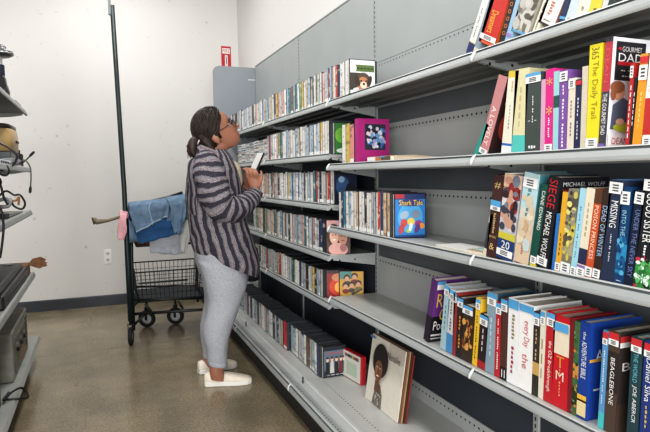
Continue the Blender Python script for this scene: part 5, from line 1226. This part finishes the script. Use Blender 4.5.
limb(pt, [(*T0, .015), (*P(197, 139.5, 3.455), .024), (*P(194, 141.5, 3.45), .029), (*P(192.3, 146, 3.445), .029), (*P(192.8, 151.5, 3.445), .026), (*P(195, 155.5, 3.445), .019), (*P(197.5, 157, 3.45), .008)], 16, 4)
for i in range(70):
    a0 = random.uniform(0, 6.28); q = random.uniform(.6, 1.12); y0 = 3.447+.024*sin(a0)*q; ox = 5.2*cos(a0)*q
    path = [P(198+ox*.2, 140, 3.455), P(194.5+ox*.8, 140.5, y0), P(192+ox, 146, y0), P(192.6+ox*random.uniform(.8, 1.3), 151.5, y0), P(195+ox*random.uniform(.4, 1.6), 156+random.uniform(-2, 3.), y0)]
    pt.tube(path, [.002, .0034, .0036, .003, .001], 5)
po_ = pt.build('ponytail', mat('brown_black_hair', (50, 34, 30), .55, 0, .35, 60, .3), hr, smooth=True)
MB().tube([P(199.8, 138.5, 3.42), P(199, 141, 3.415), P(197.8, 143.6, 3.425), P(198, 144.5, 3.46), P(199, 142, 3.49), P(200, 138.7, 3.48), P(199.8, 138.4, 3.44)], .0045, 8).build('hair_tie', paint((206, 196, 186)), hr, smooth=True)

# glasses
gl = MB()
for s in (-1, 1):
    gl.tube([HP(.098-abs(.004*cos(t)), s*(.034+.026*cos(t)), -.012+.022*sin(t)) for t in (2*pi*i/20 for i in range(21))], .0030, 8)
    gl.tube([HP(.096, s*.060, -.004), HP(.085, s*.072, -.003), HP(.03, s*.084, -.003), HP(-.02, s*.086, -.004), HP(-.040, s*.084, -.016)], .0030, 8)
gl.tube([HP(.099, -.009, -.006), HP(.108, 0, -.003), HP(.099, .009, -.006)], .0018, 8)
go = gl.build('glasses', mat('tortoise_frame', (54, 32, 24), .3, 0, .4, 60), wo, smooth=True)
for s in (-1, 1):
    GL = mat('clear_lens', (236, 240, 242), .03, alpha=.16)
    MB().add([HP(.0975, s*(.034+.0255*cos(t)), -.012+.0215*sin(t)) for t in (2*pi*i/20 for i in range(20))], [tuple(range(20))]).build('lens', GL, go)

# undershirt at the open neck
loft_px(MB(), [(206, 155, 231, 158, .085, YC), (207, 163, 239, 166, .11, YC), (208, 176, 242, 178, .12, YC+.01), (209, 190, 240, 192, .12, YC)], 24).build('undershirt', mat('beige_cotton', (206, 190, 166), .9, 0, .05, 40), wo, smooth=True)

# cardigan
def garment(keys, n, m, wob, stripes, along, name, parent=wo, shift=0., skew=0., lumps=None):
    mb = MB(); S = interp(keys, m); rings = []
    for k, s in enumerate(S):
        R_ = ring((s[0], s[1]), (s[2], s[3]), s[4], s[5], n, 1, 0)
        c = sum(R_, V((0, 0, 0)))/n; out = []
        for i in range(n):
            t = 2*pi*i/n; q = 1+wob*(sin(4*t+.32*k)+.7*sin(7*t-.45*k+1)+.5*sin(11*t+.2*k)+1.1*abs(sin(3.5*t+.16*k))-.6)
            if lumps: q += lumps(k/len(S), t)
            out.append(c+(R_[i]-c)*q)
        rings.append(out+[out[0]])
    o = 0
    for k, R_ in enumerate(rings):
        for i, p in enumerate(R_):
            mb.uv[len(mb.v)+k*(n+1)+i] = ((k/(len(rings)-1)*stripes+skew*sin(2*pi*i/n)) if along else (i/n*stripes+skew*k/len(rings))+shift, k/(len(rings)-1))
    mb.rings(rings, 0, False, close=False)
    ob = mb.build(name, KNIT, parent, smooth=True)
    md = ob.modifiers.new('thickness', 'SOLIDIFY'); md.thickness = .008; md.offset = -1
    return ob
torso = [(193.5, 251, 257, 277, .185, YC), (191.5, 244, 258.5, 268, .192, YC), (190, 234, 257, 256, .192, YC), (188, 222, 252.5, 240, .188, YC), (186.5, 206, 247, 222, .186, YC), (186, 192, 243, 204, .19, YC), (187, 178, 240.5, 187, .192, YC), (189.5, 166, 237.5, 173, .188, YC), (194, 157.5, 233, 161, .165, YC), (200, 152.5, 229, 154, .115, YC), (205, 148.5, 226, 150.5, .078, YC)]
cd = garment(torso, 72, 5, .012, 20, False, 'cardigan', skew=1.6)
def sleeve(keys, name, stripes, shift):
    S = interp(keys, 6); mb = MB(); n = 30; rings = []
    Pn = [V(s[:3]) for s in S]; a = (Pn[1]-Pn[0]).normalized().orthogonal()
    for k, s in enumerate(S):
        t = (Pn[min(k+1, len(Pn)-1)]-Pn[max(k-1, 0)]).normalized(); a = (a-t*a.dot(t)).normalized(); b = t.cross(a); R_ = []
        for i in range(n):
            th = 2*pi*i/n; q = 1+.028*sin(3*th+.5*k)+.03*sin(5*th-.8*k)+.03*sin(.95*k+2*th)+.02*sin(1.7*k+4*th)
            R_.append(Pn[k]+(a*cos(th)+b*sin(th))*(s[3]*q))
        rings.append(R_+[R_[0]])
    for k in range(len(rings)):
        for i in range(n+1): mb.uv[k*(n+1)+i] = (k/(len(rings)-1)*stripes+shift+.35*sin(2*pi*i/n+1), i/n)
    mb.rings(rings, 0, False, close=False)
    ob = mb.build(name, KNIT, cd, smooth=True); md = ob.modifiers.new('thickness', 'SOLIDIFY'); md.thickness = .007; md.offset = -1
    return ob
sleeve([(*P(205, 158, 3.40), .062), (*P(208, 166, 3.34), .088), (*P(211, 180, 3.29), .094), (*P(215, 195, 3.265), .093), (*P(222, 207, 3.26), .090), (*P(234, 209, 3.285), .080), (*P(244, 204, 3.33), .066), (*P(251, 198.5, 3.37), .056), (*P(255.5, 193.5, 3.395), .046), (*P(256.2, 192.3, 3.40), .036)], 'sleeve', 17, .2)
sleeve([(*P(211, 158, 3.54), .062), (*P(213, 168, 3.60), .085), (*P(216, 184, 3.65), .09), (*P(224, 203, 3.67), .085), (*P(235, 203, 3.63), .072), (*P(243, 194, 3.575), .055), (*P(246.5, 187.5, 3.54), .042), (*P(247, 186.6, 3.535), .034)], 'sleeve', 17, 0)
# hood: a roll round the neck and the empty hood hanging down the back
hd_ = MB(); hpaths = []
n = 20; rgs = []
for k in range(33):
    t = -pi*.80+2*pi*.80*k/32                # open at the throat
    c = V((P(213.5, 153).x+(-.075)*cos(t), YC+.098*sin(t), P(213, 153.5).z-.012-.030*(1-cos(t))*.7+.012*cos(t))); tt = V((.075*sin(t), .098*cos(t), 0)).normalized(); nn = V((tt.y, -tt.x, 0))
    w_ = .036+.012*cos(t)
    rg = [c+(nn*cos(q)*w_+V((0, 0, 1))*sin(q)*w_*1.15)*(1+.08*sin(3*q+.6*k)) for q in (2*pi*i/n for i in range(n))]; rgs.append(rg+[rg[0]])
for k, rg in enumerate(rgs):
    for i in range(n+1): hd_.uv[k*(n+1)+i] = (i/n*3+.1, k/32)
hd_.rings(rgs, 0, False, close=False)
hd_.build('hood_collar', KNIT, cd, smooth=True)
hb = MB(); rgs = []
for k, (px, py, w_, th) in enumerate(interp([(199, 157, .07, .03), (195, 163, .12, .036), (193, 175, .135, .036), (192.5, 190, .135, .033), (193, 205, .12, .031), (195, 216, .09, .028), (197, 224, .045, .02), (199, 227, .012, .008)], 4)):
    c = P(px, py, YC-.02); rg = [c+V((-th*cos(q)*(1+.15*sin(2*q+.5*k)), w_*sin(q), 0)) for q in (2*pi*i/26 for i in range(26))]; rgs.append(rg+[rg[0]])
for k in range(len(rgs)):
    for i in range(27): hb.uv[k*27+i] = (i/26*9+.04*k, k/len(rgs))
hb.rings(rgs, 0, False, close=False); hb.build('hood', KNIT, cd, smooth=True)

# sweatpants
pm = MB()
loft_px(pm, [(195, 240, 243, 248, .165, YC), (193.5, 250, 247, 262, .178, YC), (195.5, 262, 248, 272, .178, YC), (199.5, 272, 247, 281, .165, YC), (205, 282, 243, 288, .13, YC)], 30, 3, .006)
loft_px(pm, [(198, 262, 247, 272, .105, 3.395), (202, 275, 247, 282, .104, 3.385), (205.5, 288, 244, 293, .098, 3.375), (207.5, 301, 240, 305, .088, 3.365), (206, 314, 235.5, 317, .082, 3.355), (203, 328, 231, 330, .080, 3.35), (203.5, 340, 228.5, 341, .074, 3.345), (206, 350, 227.5, 351, .064, 3.34), (207, 357, 227, 358, .056, 3.335), (207.5, 362, 227.5, 363, .050, 3.335), (208.5, 365, 227.5, 366, .046, 3.335)], 26, 3, .012)
loft_px(pm, [(196, 258, 246, 268, .105, 3.545), (200, 272, 245, 278, .102, 3.56), (203, 286, 240, 290, .096, 3.575), (204.5, 300, 233, 303, .086, 3.585), (202, 314, 227, 316, .080, 3.595), (200, 328, 224, 329, .078, 3.60), (201, 342, 222, 343, .068, 3.605), (202.5, 352, 221.5, 353, .056, 3.605), (203.5, 357, 220, 358, .045, 3.605)], 26, 3, .012)
so_ = melt(pm, 'sweatpants', JERSEY, .0075, wo, 3)
for (bk, ft, Yy) in (((207.5, 361), (227.5, 362.5), 3.335), ((202.5, 353.5), (221.5, 354.5), 3.605)):
    rr_ = [ring((bk[0]+i*.15, bk[1]+i*1.3), (ft[0]-i*.15, ft[1]+i*1.3), .054 if Yy < 3.5 else .051, Yy, 28, 1, .012, i*.2) for i in range(4)]
    MB().rings(rr_, 0, True).build('ankle_cuff', JERSEY, so_, smooth=True)

# slip-on shoes: upper, rubber sole
CANV = mat('cream_canvas', (222, 212, 196), .85, 0, .08, 50, .06); SOLE = mat('white_rubber_sole', (226, 224, 218), .6, 0, .05)
def shoe(heel, toe, sole_dark):
    h, t = V(heel), V(toe); d = (t-h); L = d.length; d.normalize(); s = V((-d.y, d.x, 0)); mb = MB(); R = []
    for f, w_, zt in ((0, .020, .066), (.02, .028, .080), (.12, .034, .084), (.25, .036, .082), (.38, .038, .080), (.5, .043, .074), (.65, .048, .062), (.8, .048, .052), (.91, .041, .044), (.98, .026, .036), (1.0, .012, .030)):
        c = h+d*(L*f); r = []
        for i in range(17):
            q = pi*i/16; r.append(c+s*(w_*math.copysign(abs(cos(q))**.7, cos(q)))+V((0, 0, .020+(zt-.020)*sin(q)**.75)))
        R.append(r)
    mb.rings(R, 0, True, close=True)
    r0 = mb.build('shoe', CANV, wo, smooth=True)
    out = [(0, .021), (.02, .031), (.12, .037), (.3, .039), (.5, .044), (.65, .048), (.8, .048), (.91, .041), (.98, .026), (1.005, .012)]
    pts = [h+d*(L*f)+s*w_ for f, w_ in out]+[h+d*(L*f)-s*w_ for f, w_ in out[::-1]]
    MB().prism([(p.x, p.y, .0005) for p in pts], (0, 0, .028)).build('sole', SOLE, r0, bevel=.003)
    MB().tube([h+d*L*.30+s*.038+V((0, 0, .026)), h+d*L*.37+s*.03+V((0, 0, .077)), h+d*L*.40+V((0, 0, .083)), h+d*L*.37-s*.03+V((0, 0, .077)), h+d*L*.30-s*.038+V((0, 0, .026))], .0035, 6).build('vamp_seam', SOLE, r0, smooth=True)
    tg = h+d*L*.33-s*.040+V((0, 0, .05)); MB().obox(tg, d*.016, V((0, 0, .004)), s*.002).build('side_tab', BLACK, r0)
    return r0
shoe(at(205.0, 386.0, Z=0)+V((0, .012, 0)), at(252.0, 382.5, Z=0)+V((0, .004, 0)), 0); shoe((.552, 3.600, 0), (.812, 3.645, 0), 0)

# black bag at her far hip and the case in her hands
hbp = P(249, 258, 3.80)
hbag = thing('handbag', 'black handbag hanging at the far hip of the woman', 'bag', hbp)
mb = MB(); R = []
for f, a_, b_ in ((0, .03, .03), (.04, .048, .042), (.3, .055, .05), (.7, .052, .045), (.95, .04, .03), (1, .03, .02)):
    c = P(252.0, 281-34*f, 3.80); R.append([c+V((a_*math.copysign(abs(cos(t))**.6, cos(t)), b_*sin(t), 0)) for t in (2*pi*i/24 for i in range(24))])
mb.rings(R).build('body', mat('black_leather', (26, 26, 29), .45, 0, .1, 40, .05), hbag, smooth=True)
MB().tube([P(250, 248, 3.80), P(241, 222, 3.83), P(229, 190, 3.80), P(220, 166, 3.74), P(214, 155, 3.66)], .008, 8).build('strap', BLACK, hbag, smooth=True)
c0, c1 = P(252.0, 178, 3.43), P(263.3, 152.5, 3.43); Lv = (c1-c0).normalized()
A_ = V((-Lv.z, 0, Lv.x)).normalized(); Nn = (A_*cos(rad(20))+V((0, -1, 0))*sin(rad(3))).normalized(); Wv = Lv.cross(Nn).normalized()
if Wv.y > 0: Wv = -Wv
hc = thing('dvd_case', 'white disc case with dark spine held up in the hands of the woman', 'disc case', c0)
LL = (c1-c0).length
MB().obox(c0-Nn*.013, Lv*LL, -Wv*.125, Nn*.0126).build('case', BLACK, hc, bevel=.001)
MB().obox(c0-Nn*.0003+Lv*.004, Lv*(LL-.006), -Wv*.119, Nn*.0008).build('cover_picture', paint((206, 206, 202)), hc)
MB().obox(c1+Lv*.0002-Nn*.012, Lv*.0008, -Wv*.11, Nn*.0112).build('top_edge', paint((200, 206, 214)), hc)

# ------------------------------------------------------------------ light
w = bpy.data.worlds.new('room_light'); scene.world = w; w.use_nodes = True
bg = w.node_tree.nodes['Background']; bg.inputs[0].default_value = (1, .99, .975, 1); bg.inputs[1].default_value = .27
def area(x, y, z, sx, sy, e, col=(1, .99, .975)):
    l = bpy.data.lights.new('ceiling_tube', 'AREA'); l.shape = 'RECTANGLE'; l.size = sx; l.size_y = sy; l.energy = e; l.color = col
    o = bpy.data.objects.new('ceiling_tube', l); C.objects.link(o); o.location = (x, y, z)
for x, e in ((-2.6, 18), (.15, 30)):
    for y in (.6, 2.6, 4.6): area(x, y, 3.35, .35, 1.3, e)
l = bpy.data.lights.new('added_fill_light', 'AREA'); l.shape = 'RECTANGLE'; l.size = 5; l.size_y = 2.4; l.energy = 470; l.color = (1, .99, .98)  # unseen fill lamp added behind the camera to brighten the shelf interiors
o = bpy.data.objects.new('added_fill_light', l); C.objects.link(o); o.location = (-1.6, -3.6, 1.7); o.rotation_euler = (rad(88), 0, rad(-18))
scene.view_settings.view_transform = 'Standard'
scene.view_settings.exposure = -.22
try: scene.view_settings.look = 'Medium High Contrast'
except Exception as ex: print('LOOK', ex)
for o in list(bpy.data.objects):             # leftover source pieces stay out of the way
    if o.type == 'MESH' and o.name.startswith('lettering'): bpy.data.objects.remove(o)
